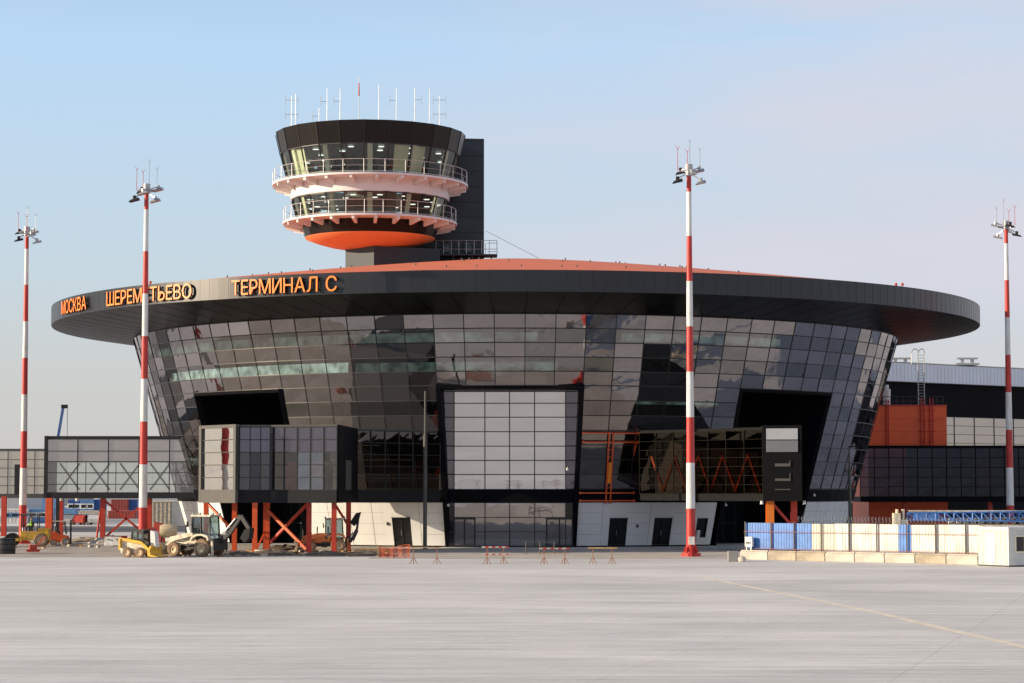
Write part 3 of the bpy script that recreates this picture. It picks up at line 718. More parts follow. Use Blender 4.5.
# antennas on the tower roof
for (px, ty, kind) in ((291.5, 96, 2), (295.5, 94, 0), (319, 108, 1), (327, 88, 1), (340, 88, 1), (358.7, 77, 3), (378.7, 85, 0), (396.3, 88, 1), (414.7, 88, 1), (429.5, 89, 0), (439.5, 96, 2)):
    y = TY - random.uniform(-1, 5.5) if 300 < px < 430 else TY - random.uniform(-1, 1)
    top = Zp(ty, y); x = Xp(px, y, 42) - TX; yy = y - TY; A = Vector((x, yy, tz(41.05))); B = Vector((x, yy, tz(top)))
    m = MB(); m.tube(A, B, .04, .028, n=6)
    if kind in (1, 2):
        hgt = top - 41; s = 1 if px in (414.7,) or random.random() < .5 else -1
        zs = (.55, .9) if kind == 2 else (.72,)
        for f_ in zs:
            z = tz(41 + hgt * f_); m.tube((x - .65 * (1 if kind == 2 else max(0, -s)), yy, z), (x + .65 * (1 if kind == 2 else max(0, s)), yy, z), .03, n=5)
            for dx in ((-.65, .65) if kind == 2 else (.65 * s,)): m.tube((x + dx, yy, z - .5), (x + dx, yy, z + .5), .028, n=5)
        m.build('dipole_antenna', M_rail, TW)
    elif kind == 3:
        o = m.build('lightning_mast', M_whitepaint, TW); MB().tube(B + Vector((0, 0, -1.9)), B + Vector((0, 0, -.6)), .1, .06, n=6).build('red_band', M_redpaint, o)
    else: m.build('whip_antenna', M_rail, TW)
cmx = Xp(300, TY, 41) - TX
MB().tube((cmx, -1, tz(41)), (cmx, -1, tz(41.5)), .1, n=8).box(cmx - .2, cmx + .25, -1.2, -.8, tz(41.5), tz(41.8)).build('camera_unit', M_blackpaint, TW)

# ------------------------------------------------------------------ floodlight masts
def lerp(a, b, t): return a + (b - a) * t
def mast(px, py, y, rot, label, top=29.6):
    root = empty('floodlight_mast', (Xp(px, y, 0), y, 0), rot, label, 'light mast', 'red and white floodlight masts on the apron')
    edges = [0.35, 3.6, 7.05, 10.5, 13.95, 17.4, 20.85, 24.3, 27.7, top]
    rr = lambda z: lerp(.36, .17, z / top)
    for i in range(9):
        m = MB().tube((0, 0, edges[i]), (0, 0, edges[i + 1]), rr(edges[i]), rr(edges[i + 1]), n=24, caps=False)
        m.build('red_section' if i % 2 == 0 else 'white_section', M_redpaint if i % 2 == 0 else M_whitepaint, root, smooth=True)
    b = MB(); b.tube((0, 0, 0), (0, 0, .25), .75, n=16); b.tube((0, 0, .25), (0, 0, .36), .5, n=16)
    for i in range(8):
        t = i * math.pi / 4; b.hexa([Vector((math.cos(t) * .36 - math.sin(t) * k * .02, math.sin(t) * .36 + math.cos(t) * k * .02, zz)) if False else Vector((math.cos(t) * r - math.sin(t) * k, math.sin(t) * r + math.cos(t) * k, zz)) for zz, rs in ((.3, (.33, .62)), (.9, (.33, .36))) for r, k in ((rs[0], -.02), (rs[1], -.02), (rs[1], .02), (rs[0], .02))])
    b.build('base_flange', M_redpaint, root)
    MB().box(-.2, .22, -.72, -.42, .9, 1.5).build('control_box', M_whitepaint, root)
    # head ring and lamps
    hd = MB(); zc = top - .35
    hd.tube((0, 0, zc - .25), (0, 0, zc + .55), .3, n=14)
    for i in range(12):
        t = i * math.pi / 6; t2 = (i + 1) * math.pi / 6
        hd.tube((.75 * math.cos(t), .75 * math.sin(t), zc), (.75 * math.cos(t2), .75 * math.sin(t2), zc), .05, n=5); 
        if i % 3 == 0: hd.tube((0, 0, zc), (.75 * math.cos(t), .75 * math.sin(t), zc), .05, n=5)
    arms = [(-1, -.35, -.55), (1, -.3, -.65), (-.65, .5, .25), (.95, .45, .35), (0.15, -1.0, -.1)]
    arms = [(p_ * .68, q_ * .9, r_) for p_, q_, r_ in arms]
    for (ax, ay, dz) in arms: hd.beam((ax * .5, ay * .5, zc + dz * .5), (ax * 1.25, ay * 1.1, zc + dz), .09)
    ho = hd.build('head_frame', M_galv, root)
    for (ax, ay, dz) in arms:
        l = MB(); cx_, cy_, cz_ = ax * 1.3, ay * 1.15, zc + dz - .1
        l.hexa([(cx_ - .42, cy_ - .3, cz_ - .32), (cx_ + .38, cy_ - .3, cz_ - .14), (cx_ + .38, cy_ + .3, cz_ - .14), (cx_ - .42, cy_ + .3, cz_ - .32),
                (cx_ - .3, cy_ - .2, cz_ - .14), (cx_ + .3, cy_ - .2, cz_ + .06), (cx_ + .3, cy_ + .2, cz_ + .06), (cx_ - .3, cy_ + .2, cz_ - .14)])
        l.tube((cx_, cy_, cz_ - .05), (cx_ - .02, cy_, cz_ + .22), .14, n=8)
        l.build('floodlight', M_darkgrey if ax < 0 else M_galv, ho)
    for (ax, ay, hh) in ((-.85, 0, 1.5), (0.1, .3, 2.1), (.85, .1, 1.45), (-.15, -.4, 1.2)):
        s = MB().tube((ax, ay, zc + .1), (ax, ay, zc + .3 + hh), .028, .018, n=5)
        s.tube((ax, ay, zc + .2 + hh), (ax + .16, ay, zc + .5 + hh), .014, n=4).tube((ax, ay, zc + .2 + hh), (ax - .16, ay, zc + .5 + hh), .014, n=4)
        s.build('lightning_rod', M_galv if ax > 0 else M_redpaint, ho)
    return root
mast(22.4, 543, 206.6, .5, 'red and white floodlight mast at the far left edge of the apron')
mast(142.5, 552, 177.4, -.2, 'red and white floodlight mast behind the small loader, crossing the ШЕРЕМЕТЬЕВО sign')
mast(691, 556, 166.7, 0, 'tallest looking red and white floodlight mast, standing before the right half of the terminal')
mast(1010.8, 544, 202, 2.6, 'red and white floodlight mast behind the white cabin at the right edge')

# ------------------------------------------------------------------ glazed boarding bridges
ZR, ZFk = 10.16, 4.0
def XY(px, y, z=7): return (Xp(px, y, z), y)
def glazed(root, p, q, z0, z1, ncol, nrow, gm, name='window', frame=M_frame, rowz=None, fw=.08, gm_low=None, mix=None):
    p = Vector((*p, 0)); q = Vector((*q, 0)); d = (q - p); L_ = d.length; d.normalize(); nrm = Vector((d.y, -d.x, 0))
    rows = rowz or [z0 + (z1 - z0) * i / nrow for i in range(nrow + 1)]
    g = MB(); f = MB()
    for i in range(ncol):
        colm = random.choice([0, 0] + list(range(1 + bool(gm_low), 1 + bool(gm_low) + len(mix)))) if mix else 0
        for j in range(len(rows) - 1):
            a = p + d * (L_ * i / ncol); b = p + d * (L_ * (i + 1) / ncol); o = nrm * random.uniform(-.006, .006); o2 = nrm * random.uniform(-.006, .006)
            g.face([a + Vector((0, 0, rows[j])) + o, b + Vector((0, 0, rows[j])) - o, b + Vector((0, 0, rows[j + 1])) + o2, a + Vector((0, 0, rows[j + 1])) - o2], 1 if (gm_low and j >= len(rows) - 3) else colm)
    for i in range(ncol + 1):
        a = p + d * (L_ * i / ncol) + nrm * .03; f.beam(a + Vector((0, 0, z0)), a + Vector((0, 0, z1)), fw, .1, up=nrm)
    for z in rows: f.beam(p + nrm * .03 + Vector((0, 0, z)), q + nrm * .03 + Vector((0, 0, z)), .1, fw * .8)
    go = g.build(name, [gm] + ([gm_low] if gm_low else []) + (mix or []), root); f.build('window_frame', frame, go); return go
def slabside(p, q, z0, z1, th=.12):
    p = Vector((*p, 0)); q = Vector((*q, 0)); d = (q - p).normalized(); n = Vector((d.y, -d.x, 0)) * th
    return [p + Vector((0, 0, z0)) + n, q + Vector((0, 0, z0)) + n, q + Vector((0, 0, z0)), p + Vector((0, 0, z0)), p + Vector((0, 0, z1)) + n, q + Vector((0, 0, z1)) + n, q + Vector((0, 0, z1)), p + Vector((0, 0, z1))]
def leg(root, px, y, w=.36, zt=4.0, m=None, z0=0.0):
    x = Xp(px, y, 2); b = MB(); b.box(x - w / 2, x + w / 2, y - w * .5, y - w * .5 + .06, z0 + .1, zt); b.box(x - w / 2, x + w / 2, y + w * .5 - .06, y + w * .5, z0 + .1, zt); b.box(x - .03, x + .03, y - w * .5 + .06, y + w * .5 - .06, z0 + .1, zt)
    b.box(x - w * .8, x + w * .8, y - w * .8, y + w * .8, z0, z0 + .1); return b.build('leg', m or M_steelorange, root)
def brace(root, p, q, w=.16, m=None): return MB().beam(p, q, w).build('brace', m or M_steelorange, root)

G_mixA = [glass('blue_bridge_glass', .22, (.4, .43, .5), None, (.8, .88, 1.0), wav=.01), glass('deep_bridge_glass', .04, (.22, .24, .28), None, (.9, .9, 1.0), wav=.01)]
# bridge A: the big glazed boarding block left of centre, with its link back to the building
A = empty('boarding_bridge', (0, 0, 0), 0, 'dark glazed boarding block on orange legs with bright mirror end, left of the entrance', 'boarding bridge', 'glazed boarding bridges')
pA = [XY(200.5, 178), XY(237.3, 173.8), XY(239.5, 174.6), XY(271, 174.9), XY(337, 173.4), XY(356, 184.5), XY(440, 191.3)]
pBk = [XY(354, 193.8), (-20, 188.5), XY(215, 184)]
MB().prism(pA + pBk, 9.98, ZR).build('roof_slab', M_greyframe, A)
MB().prism(pA + pBk, ZFk, 5.0).build('floor_slab', M_darkgrey, A)
def fr_face(p, q, z0, z1, m, name='face_frame', tw=.35):
    b = MB(); P_ = Vector((*p, 0)); Q_ = Vector((*q, 0)); d = (Q_ - P_).normalized(); n = Vector((d.y, -d.x, 0))
    for s in (P_, Q_ - d * tw): b.hexa([s + n * .18 + Vector((0, 0, z0)), s + d * tw + n * .18 + Vector((0, 0, z0)), s + d * tw - n * .1 + Vector((0, 0, z0)), s - n * .1 + Vector((0, 0, z0)), s + n * .18 + Vector((0, 0, z1)), s + d * tw + n * .18 + Vector((0, 0, z1)), s + d * tw - n * .1 + Vector((0, 0, z1)), s - n * .1 + Vector((0, 0, z1))])
    b.hexa(slabside(P_.xy + d.xy * tw, Q_.xy - d.xy * tw, z1 - .25, z1, .17)); b.hexa(slabside(P_.xy + d.xy * tw, Q_.xy - d.xy * tw, z0, z0 + 1.05, .17))
    return b.build(name, m, A)
fr_face(pA[0], pA[1], ZFk - .02, ZR + .02, M_greyframe)
glazed(A, pA[0], pA[1], 5.0, 9.98, 1, 5, G_bright, frame=M_frame)
glazed(A, pA[2], pA[3], 5.0, 9.98, 3, 5, G_bridge, gm_low=G_purple, mix=G_mixA[1:])
glazed(A, pA[3], pA[4], 5.0, 9.98, 5, 5, G_bridge, gm_low=G_purple, mix=G_mixA)
MB().hexa(slabside(pA[4], pA[5], ZFk - .01, ZR - .02, .15)).build('black_side_wall', M_black, A)
u0 = Vector((*pA[4], 0)).lerp(Vector((*pA[5], 0)), .35); u1 = Vector((*pA[4], 0)).lerp(Vector((*pA[5], 0)), .62)
MB().hexa(slabside(u0.xy, u1.xy, 5.0, 7.4, .2)).build('side_door', M_greyframe, A)
MB().hexa(slabside(pA[3], pA[4], ZFk - .015, 5.0, .1)).build('edge_trim', M_darkgrey, A)
glazed(A, pA[5], pA[6], 5.0, 9.98, 6, 5, glass('gallery_dark_glass', .05, (.3, .3, .3), None, (.95, .85, .8)))
for (p, q) in ((pBk[2], pA[0]), (pBk[1], pBk[2])): MB().hexa(slabside(p, q, ZFk + .01, ZR - .03, .08)).build('rear_wall', M_darkgrey, A)
MB().hexa([Vector((*XY(px, y), z)) for z in (5.0, 7.4) for px, y in ((246, 175.5), (262, 175.6), (262, 175.7), (246, 175.6))]).build('inner_door', M_black, A)
MB().prism([XY(262, 184), XY(330, 184), XY(330, 186), XY(262, 188)], 5.0, 9.9).build('inner_partition', M_interior, A)
for (px_, y_, c_) in ((292, 177.5, M_machred), (305, 178.5, M_bluelight), (318, 176.5, M_steelorange), (326, 179, M_whitepaint)):
    x_ = Xp(px_, y_, 6); MB().box(x_ - .5, x_ + .5, y_, y_ + .6, 5.0, 7.1).box(x_ - .4, x_ + .4, y_ + .05, y_ + .5, 7.1, 7.3).build('stored_cabinet', c_, A)
MB().prism([XY(269.5, 174.6), XY(272.5, 174.6), XY(272.5, 175.1), XY(269.5, 175.1)], 5.0, 9.98).build('corner_post', M_frame, A)
# interior braces seen in the mirror end
for i in range(3): brace(A, (*XY(215 + i * 5, 181), 5.0), (*XY(224 + i * 6, 180), 9.5), .12, M_steelred)
for px, y in ((254.8, 174.4), (309, 175.2), (334, 174.4), (348.5, 179.5), (266.5, 179), (206, 180), (234.5, 178)):
    leg(A, px, y, .38 if px != 266.5 else .5, ZFk, M_steelorange if px in (254.8, 206) else M_steelred if px > 300 else M_steelorange)
brace(A, (*XY(268, 178), 3.4), (*XY(307, 176), .3), .22); brace(A, (*XY(270, 179), .7), (*XY(309, 176), 4.0), .2, M_steelred)
brace(A, (*XY(208, 180), 3.9), (*XY(233, 178.2), 1.8), .18); brace(A, (*XY(335, 175), 3.9), (*XY(348, 179), 2.2), .15, M_steelred)
brace(A, (*XY(257, 175), .3), (*XY(266, 179), 1.7), .12)

# bridge B: left gallery
B = empty('boarding_bridge', (0, 0, 0), 0, 'pale glazed gallery running left from the terminal on orange legs with crossed red braces', 'boarding bridge', 'glazed boarding bridges')
yB = 211.0; q0, q1 = XY(47, yB), XY(200, yB)
x0, x1 = q0[0], q1[0]
MB().box(x0 - .2, x1, yB - .12, yB + 4.2, ZR - .3, ZR).build('roof_slab', M_frame, B)
MB().box(x0 - .2, x1, yB - .12, yB + 4.2, ZFk + .2, 4.75).build('floor_slab', M_frame, B)
MB().box(x0 - .25, x0 + .05, yB - .2, yB + 4.25, ZFk + .2, ZR + .02).build('end_wall', M_frame, B)
rowz = [4.75, 5.55, 6.65, 7.72, 8.72, 9.86]
def sub(px0, px1): return XY(px0, yB), XY(px1, yB)
gB = glass('pale_gallery_glass', .16, (.80, .83, .80), None, (.95, .9, .9), wav=.006)
gBo = glass('pale_gallery_panel', .32, None, (.22, .20, .195), (.95, .9, .9), wav=.006)
glazed(B, (x0, yB), (x0 + (x1 - x0), yB), 4.75, 9.86, 5, 5, gB, rowz=rowz, gm_low=gBo)
glazed(B, (x1, yB + 4.1), (x0, yB + 4.1), 4.75, 9.86, 5, 5, gB, rowz=rowz)
for i in range(5):
    a = x0 + (x1 - x0) * i / 5 + .5; b = x0 + (x1 - x0) * (i + 1) / 5 - .5
    brace(B, (a, yB + 3.6, 5.0), (b, yB + 3.6, 7.6), .14, M_greyframe); brace(B, (a, yB + 3.6, 7.6), (b, yB + 3.6, 5.0), .14, M_greyframe)
for px, y, w_ in ((49, 206, .6), (61, 214, .4), (103, 211.5, .42), (149.5, 211.5, .42), (102, 215, .3)): leg(B, px, y, w_, 4.25, M_steelorange if px < 55 else M_steelred)
leg(B, 57.5, 210, .3, 4.25, M_frame)
brace(B, (*XY(105, 211.5), 4.0), (*XY(148, 211.5), .6), .2, M_steelred); brace(B, (*XY(105, 211.5), .4), (*XY(146, 211.5), 3.9), .2, M_steelred)
brace(B, (*XY(102, 213), 3.9), (*XY(97.5, 214), .3), .14, M_steelred)
l = MB(); x = Xp(49, 205.6, 2); l.hexa([(x - .42, 205.2, .1), (x + .42, 205.2, .1), (x + .42, 205.8, .1), (x - .42, 205.8, .1), (x - .24, 205.2, 1.9), (x + .24, 205.2, 1.9), (x + .24, 205.8, 1.9), (x - .24, 205.8, 1.9)]); l.build('leg_foot', M_steelorange, B)
for px in (61.5, 77.5): x, y = XY(px, 210.8); MB().tube((x, y, 3.95), (x, y, 4.2), .16, n=10).build('lamp', M_whitepaint, B)
# bridge C: far gallery at the left edge
Cg = empty('boarding_bridge', (0, 0, 0), 0, 'distant beige glazed gallery at the left edge behind the first floodlight mast', 'boarding bridge', 'glazed boarding bridges')
yC = 276.0; xa, xb = Xp(-60, yC), Xp(47.5, yC)
MB().box(xa, xb, yC - .1, yC + 5, ZR - .25, ZR).build('roof_slab', M_greyframe, Cg); MB().box(xa, xb, yC - .1, yC + 5, ZFk, 4.5).build('floor_slab', M_greyframe, Cg)
gC = glass('beige_gallery_glass', .38, None, (.30, .27, .22), (1, .95, .86), wav=.012)
glazed(Cg, (xa, yC), (xb, yC), 4.5, 9.9, 8, 5, gC, frame=M_greyframe); glazed(Cg, (xb, yC), (xb, yC + 5), 4.5, 9.9, 2, 5, gC)
MB().box(Xp(15, yC) - .1, Xp(19, yC), yC - .2, yC - .04, 4.5, 8.2).build('side_door', M_frame, Cg)
for px in (-20, 4, 24): leg(Cg, px, yC + 1, .4, ZFk, M_steelred)
leg(Cg, 4, 240, .5, 4.3, M_steelred)

M_charcoal = mat('charcoal_cladding', (0.007, 0.007, 0.008), rough=.6, var=.15, spec=.08)
# bridge D: right gallery with orange truss and black head
D = empty('boarding_bridge', (0, 0, 0), 0, 'brown glazed gallery with orange zigzag truss and black end box, right of the entrance', 'boarding bridge', 'glazed boarding bridges')
d0, d1 = XY(640, 190.5), XY(763, 179.5); d2 = XY(763, 179.3); d3 = XY(802, 178.6); d4 = XY(800, 186); d5 = XY(700, 196.5)
MB().prism([d0, d1, d4, d5, XY(655, 193)], 9.9, 10.12).build('roof_slab', M_charcoal, D); MB().prism([d0, d1, d4, d5, XY(655, 193)], ZFk + .1, 4.7).build('floor_slab', M_charcoal, D)
glazed(D, d0, d1, 4.7, 9.9, 7, 7, glass('brown_gallery_glass', .02, (.22, .17, .15), None, (.40, .38, .36), wav=.002), frame=mat('bronze_frame', (.022, .02, .014), rough=.8, spec=.05), fw=.035)
n = 9; u0 = Vector((*XY(652, 191.2), 0)); u1 = Vector((*XY(761, 181.2), 0))
for i in range(n):
    a = u0.lerp(u1, i / n); b = u0.lerp(u1, (i + 1) / n)
    if i % 2 == 0: a, b = Vector((a.x, a.y, 7.9)), Vector((b.x, b.y, 4.9))
    else: a, b = Vector((a.x, a.y, 4.9)), Vector((b.x, b.y, 7.9))
    brace(D, a, b, .2)
MB().prism([(XY(655, 193)[0], 192.6), (d4[0] - 1, 185.8), (d4[0] - 1, 186), (XY(690, 196)[0], 196)], 4.7, 9.9).build('inner_wall', mat('brown_inner_wall', (.014, .012, .010), var=.1), D)
hb = MB(); hb.prism([d2, d3, (d3[0] + .6, 187), (d2[0] + .5, 187)], ZFk + .1, 10.25); hbo = hb.build('end_box', M_charcoal, D)
hw = MB(); hw.hexa(slabside(XY(766.5, 179.2), XY(798, 178.65), Zp(452, 179), Zp(428.5, 179), .05)); MB().hexa(slabside(XY(766.7, 179.16), XY(797.8, 178.61), Zp(452, 179), Zp(440.6, 179), .055)).build('lower_pane', G_fac[1], hbo); hwo = hw.build('window', glass('head_window_glass', .5, None, (.2, .2, .2), wav=.02), hbo)
MB().hexa(slabside(XY(766.5, 179.1), XY(798, 178.55), Zp(440.5, 179), Zp(439.5, 179), .06)).build('window_frame', M_frame, hwo)
for (ya, yb_) in ((466.5, 463.5), (481, 478.5), (490, 489)):
    MB().hexa(slabside(XY(775, 179.05), XY(790.5, 178.8), Zp(ya, 179), Zp(yb_, 179), .07)).build('slot_vent', M_greyframe, hbo)
for (za_, zb_) in ((466, 461), (479, 473)): MB().hexa(slabside(XY(789.3, 178.8), XY(790.5, 178.8), Zp(za_, 179), Zp(zb_, 179), .075)).build('bracket', M_greyframe, hbo)
leg(D, 770, 180.5, .62, ZFk + .1, mat('bright_orange_steel', (.85, .22, .02), rough=.45, var=.08)); leg(D, 794, 181, .5, ZFk + .1, M_steelred)
brace(D, (*XY(772, 180.5), 3.9), (*XY(793, 181), 1.9), .2, M_steelred)
for px in (761.5, 804): x, y = XY(px, 179); MB().tube((x, y, 3.85), (x, y, 4.12), .15, .1, n=10).build('lamp', M_whitepaint, D)

# orange bracket frame fixed on the glass wall between portal and right gallery
O = empty('steel_bracket_frame', (0, 0, 0), 0, 'orange steel ladder frame with double rails fixed on glass wall right of the entrance', 'steel frame')
def fq(px, py, y): q = P(px, py, y); return q
OC = lambda px, h, off=.22: cone(phi_of(px, h), h, off)
for (xa_, xb_, h_) in ((582, 638.5, 9.93), (582, 638.5, 9.15), (579, 633.5, 4.74), (579, 633.5, 4.06)):
    m = MB(); n = 4; 
    for i in range(n): m.beam(OC(lerp_(xa_, xb_, i / n), h_), OC(lerp_(xa_, xb_, (i + 1) / n), h_), .11)
    for px in (xa_ + .6, xb_ - .6): m.beam(OC(px, h_, .3), OC(px, h_, -.1), .2)
    m.build('rail', M_steelorange, O)
for pa_, pb_ in ((608.2, 604.8), (612.7, 609.2)): MB().beam(OC(pa_, 9.95, .3), OC(pb_, 3.8, .3), .11).build('upright', M_steelorange, O)
MB().beam(OC(609.2, 7.4, .36), OC(607.6, 5.6, .36), .28, .2).build('hoist_unit', mat('hoist_orange', (.85, .25, .02)), O)
for h_ in (8.5, 7.9, 7.3, 6.2, 5.2): MB().beam(OC(606.3, h_, .3), OC(611, h_, .3), .05).build('rung', M_steelorange, O)

# ------------------------------------------------------------------ right hand wing with orange stair tower
Wg = empty('terminal_wing', (0, 0, 0), 0, 'long terminal wing with white metal eaves over dark wall at the right edge', 'terminal wing')
wl = lambda t: (lerp(44.0, 96.0, t), lerp(287.5, 327.0, t))
w0, w1 = wl(0), wl(1); 
def wprism(z0, z1, off, m, nm, th=14):
    d = (Vector(w1) - Vector(w0)).normalized(); n_ = Vector((d.y, -d.x)) * off; bk = Vector((-d.y, d.x)) * th
    return MB().prism([tuple(Vector(w0) + n_), tuple(Vector(w1) + n_), tuple(Vector(w1) + bk), tuple(Vector(w0) + bk)], z0, z1).build(nm, m, Wg)
wprism(19.4, 21.8, 1.2, M_wingwhite, 'white_eaves'); wprism(14.9, 19.38, 0, M_black, 'upper_wall'); wprism(0, 10.2, 0, M_black, 'lower_wall'); wprism(10.2, 14.9, -.4, M_interior, 'wall_core', 13)
glazed(Wg, w0, w1, 10.2, 14.9, 16, 4, G_wing, frame=M_greyframe)
sj = MB(); d = (Vector(w1) - Vector(w0)).normalized(); n_ = Vector((d.y, -d.x))
for i in range(90):
    q = Vector(w0) + d * (i * .72) + n_ * 1.205; sj.beam((q.x, q.y, 19.45), (q.x, q.y, 21.75), .05, .02, up=(n_.x, n_.y, 0))
sj.build('eaves_joints', M_galv, Wg)
wprism(21.82, 22.3, -2.5, mat('roof_parapet', (.38, .34, .28), var=.1), 'parapet', 12)
for px in (901, 968): 
    x, y = XY(px, 304, 22); MB().box(x - 1.6, x + 1.6, y, y + 2, 22.3, 22.55).box(x - .9, x - .5, y + .2, y + .8, 22.3, 23.1).box(x + .5, x + .9, y + .2, y + .8, 22.3, 23.1).box(x - 1.4, x + 1.4, y, y + 1.1, 23.1, 23.3).build('roof_unit', M_galv, Wg)
S = empty('stair_tower', (0, 0, 0), 0, 'bright orange windowless block with ladders beside the right edge of the glass wall', 'stair tower')
s0 = XY(868, 256, 10)[0]; s1 = XY(947, 256, 10)[0]; zt_ = Zp(406, 256)
sb = MB(); sb.box(s0, s1, 256, 268, 0, zt_); so2 = sb.build('orange_body', M_orange, S)
sj = MB()
for i in range(1, 10): z = i * zt_ / 10; sj.beam((s0, 255.99, z), (s1, 255.99, z), .015, .03)
sj.build('panel_joints', M_steelred, so2)
MB().box(s0 - .1, s1 + .1, 255.9, 268.1, zt_, zt_ + .15).build('parapet_cap', M_redpaint, S)
def ladder(root, px0, px1, py0, py1, y, m, cage=False, nm='ladder'):
    l = MB(); a0_ = P(px0, py0, y); b0_ = P(px1, py0, y); z1_ = Zp(py1, y)
    for q in (a0_, b0_): l.tube((q.x, y, q.z), (q.x, y, z1_), .06, n=6)
    k = int((z1_ - a0_.z) / .35)
    for i in range(k): z = a0_.z + i * .35; l.tube((a0_.x, y, z), (b0_.x, y, z), .03, n=5)
    if cage:
        for i in range(int((z1_ - a0_.z - 2) / 1.2)):
            z = a0_.z + 2 + i * 1.2; pr = None
            for j in range(7):
                t = math.pi * j / 6; q = Vector(((a0_.x + b0_.x) / 2 + .5 * math.cos(t), y - .55 * math.sin(t), z))
                if pr is not None: l.tube(pr, q, .03, n=4)
                pr = q
    return l.build(nm, m, root)
ladder(S, 887.5, 889.5, 500, 400, 255.7, M_redpaint); ladder(S, 922, 925.5, 500, 398, 255.7, M_redpaint, True); ladder(S, 931, 934, 500, 398, 255.7, M_redpaint, True)
rl = MB()
for zz in (.55, 1.1): rl.tube((s0 + .4, 256.2, zt_ + zz), (s1 - .3, 256.2, zt_ + zz), .04, n=5)
for i in range(12): x = lerp(s0 + .4, s1 - .3, i / 11); rl.tube((x, 256.2, zt_ + .1), (x, 256.2, zt_ + 1.1), .03, n=5)
rl.build('roof_railing', M_blackpaint, S)
tk = MB(); x = Xp(887, 259, 14); tk.tube((x, 259, zt_ + .1), (x, 259, zt_ + 2.1), .45, n=12); tk.tube((x, 259, zt_ + 2.1), (x, 259, zt_ + 2.6), .25, n=12); tk.build('vent_stack', M_whitepaint, S)
LD = empty('roof_ladder', (0, 0, 0), 0, 'tall steel access ladder with hooped top rising from the orange block to the white eaves', 'ladder')
ladder(LD, 918.5, 924.5, 405, 352, 262, M_galv)
lp = MB()
for px in (912, 918.5, 924.5):
    q = P(px, 352, 262)
for (xa_, xb_) in ((911.5, 918.5), (918.5, 924.5)):
    pr = None
    for j in range(9):
        t = math.pi * j / 8; a_ = P(xa_, 353, 262); b_ = P(xb_, 353, 262); q = Vector(((a_.x + b_.x) / 2 - math.cos(t) * (b_.x - a_.x) / 2, 262, a_.z + math.sin(t) * .5))
        if pr is not None: lp.tube(pr, q, .06, n=5)
        pr = q
a_ = P(911.5, 353, 262); lp.tube((a_.x, 262, a_.z), (a_.x, 262, a_.z - 1.3), .06, n=5); b_ = P(924.5, 362, 262); lp.tube((a_.x, 262, a_.z - 1.3), (b_.x, 262, a_.z - 1.3), .06, n=5)
lp.build('hoop_rail', M_galv, LD)
Gd = empty('boarding_bridge', (0, 0, 0), 0, 'low dark glazed gallery crossing in front of the orange stair tower at the right edge', 'boarding bridge', 'glazed boarding bridges')
g0 = XY(860, 249)[0]; g1 = XY(1120, 249)[0]; zg1 = Zp(445.5, 249); zg0 = Zp(502, 249)
MB().box(g0, g1, 248.9, 254, zg1 - .3, zg1).build('roof_slab', M_black, Gd); MB().box(g0, g1, 248.9, 254, zg0, zg0 + .6).build('floor_slab', M_black, Gd)
MB().box(XY(908, 253)[0], g1, 253.6, 253.8, zg0 + .6, zg1 - .3).build('rear_wall', M_black, Gd)
glazed(Gd, (g0, 249), (g1, 249), zg0 + .6, zg1 - .3, 18, 5, glass('night_blue_glass', .012, (.17, .16, .19), None, (.5, .55, .7)), frame=M_black)
for px in (905, 990, 1060): leg(Gd, px, 251, .5, zg0, M_steelred)
for px in (985,): x = XY(px, 252)[0]; MB().box(x - .6, x + .6, 252, 252.3, 5.2, 8.0).build('inner_column', M_steelred, Gd)

# ------------------------------------------------------------------ lamp posts
def post(px, pytop, y, label, w=.13, lamp=True):
    r = empty('lamp_post', (Xp(px, y, 3), y, 0), 0, label, 'lamp post', 'slim service lamp posts')
    zt = Zp(pytop, y); zm = lerp(0, zt, .72)
    MB().tube((0, 0, 0), (0, 0, zm), w, w * .95, n=12).build('post', M_greyframe, r, smooth=True); MB().tube((0, 0, zm), (0, 0, zt), w * .6, w * .5, n=10).build('upper_post', M_greyframe, r, smooth=True)
    MB().box(-.35, .35, -.35, .35, 0, .12).build('base_plate', M_conc, r)
    if lamp: MB().beam((0, 0, zt - .1), (.5, -.3, zt), .16, .1).build('lamp_head', M_darkgrey, r)
post(425, 391, 183, 'tall thin grey post before the glass wall left of the entrance', .17, False)
post(850, 446, 196, 'dark thin post at the lower right edge of the leaning glass wall', .15)

# ------------------------------------------------------------------ site fence, concrete blocks, cabin, crane boom
f0 = Vector((Xp(745.5, 160, 0), 160, 0)); f1 = Vector((Xp(978, 148.6, 0), 148.6, 0)); fd = (f1 - f0).normalized(); fn = Vector((fd.y, -fd.x, 0)); FL = (f1 - f0).length
fang = math.atan2(fd.y, fd.x)
FE = empty('site_fence', f0, fang, 'blue and white corrugated site fence on concrete blocks at the right', 'fence')
def xf(px):   # distance along the fence for an image column
    lo, hi = -5, FL + 5
    for _ in range(50):
        mid_ = (lo + hi) / 2; q = f0 + fd * mid_; pm_ = 512 + F * q.x / (q.y * math.cos(TH))
        if pm_ < px: lo = mid_
        else: hi = mid_
    return lo
panels = [(745.5, 771.5, 'b'), (771.5, 794.5, 'b'), (794.5, 811.5, 'b'), (811.5, 834.5, 'c'), (834.5, 849.5, 'w'), (849.5, 876.5, 'w'), (876.5, 898, 'w'), (898, 911, 'b'), (911, 936, 'w'), (936, 966, 'w'), (966, 979, 'w')]
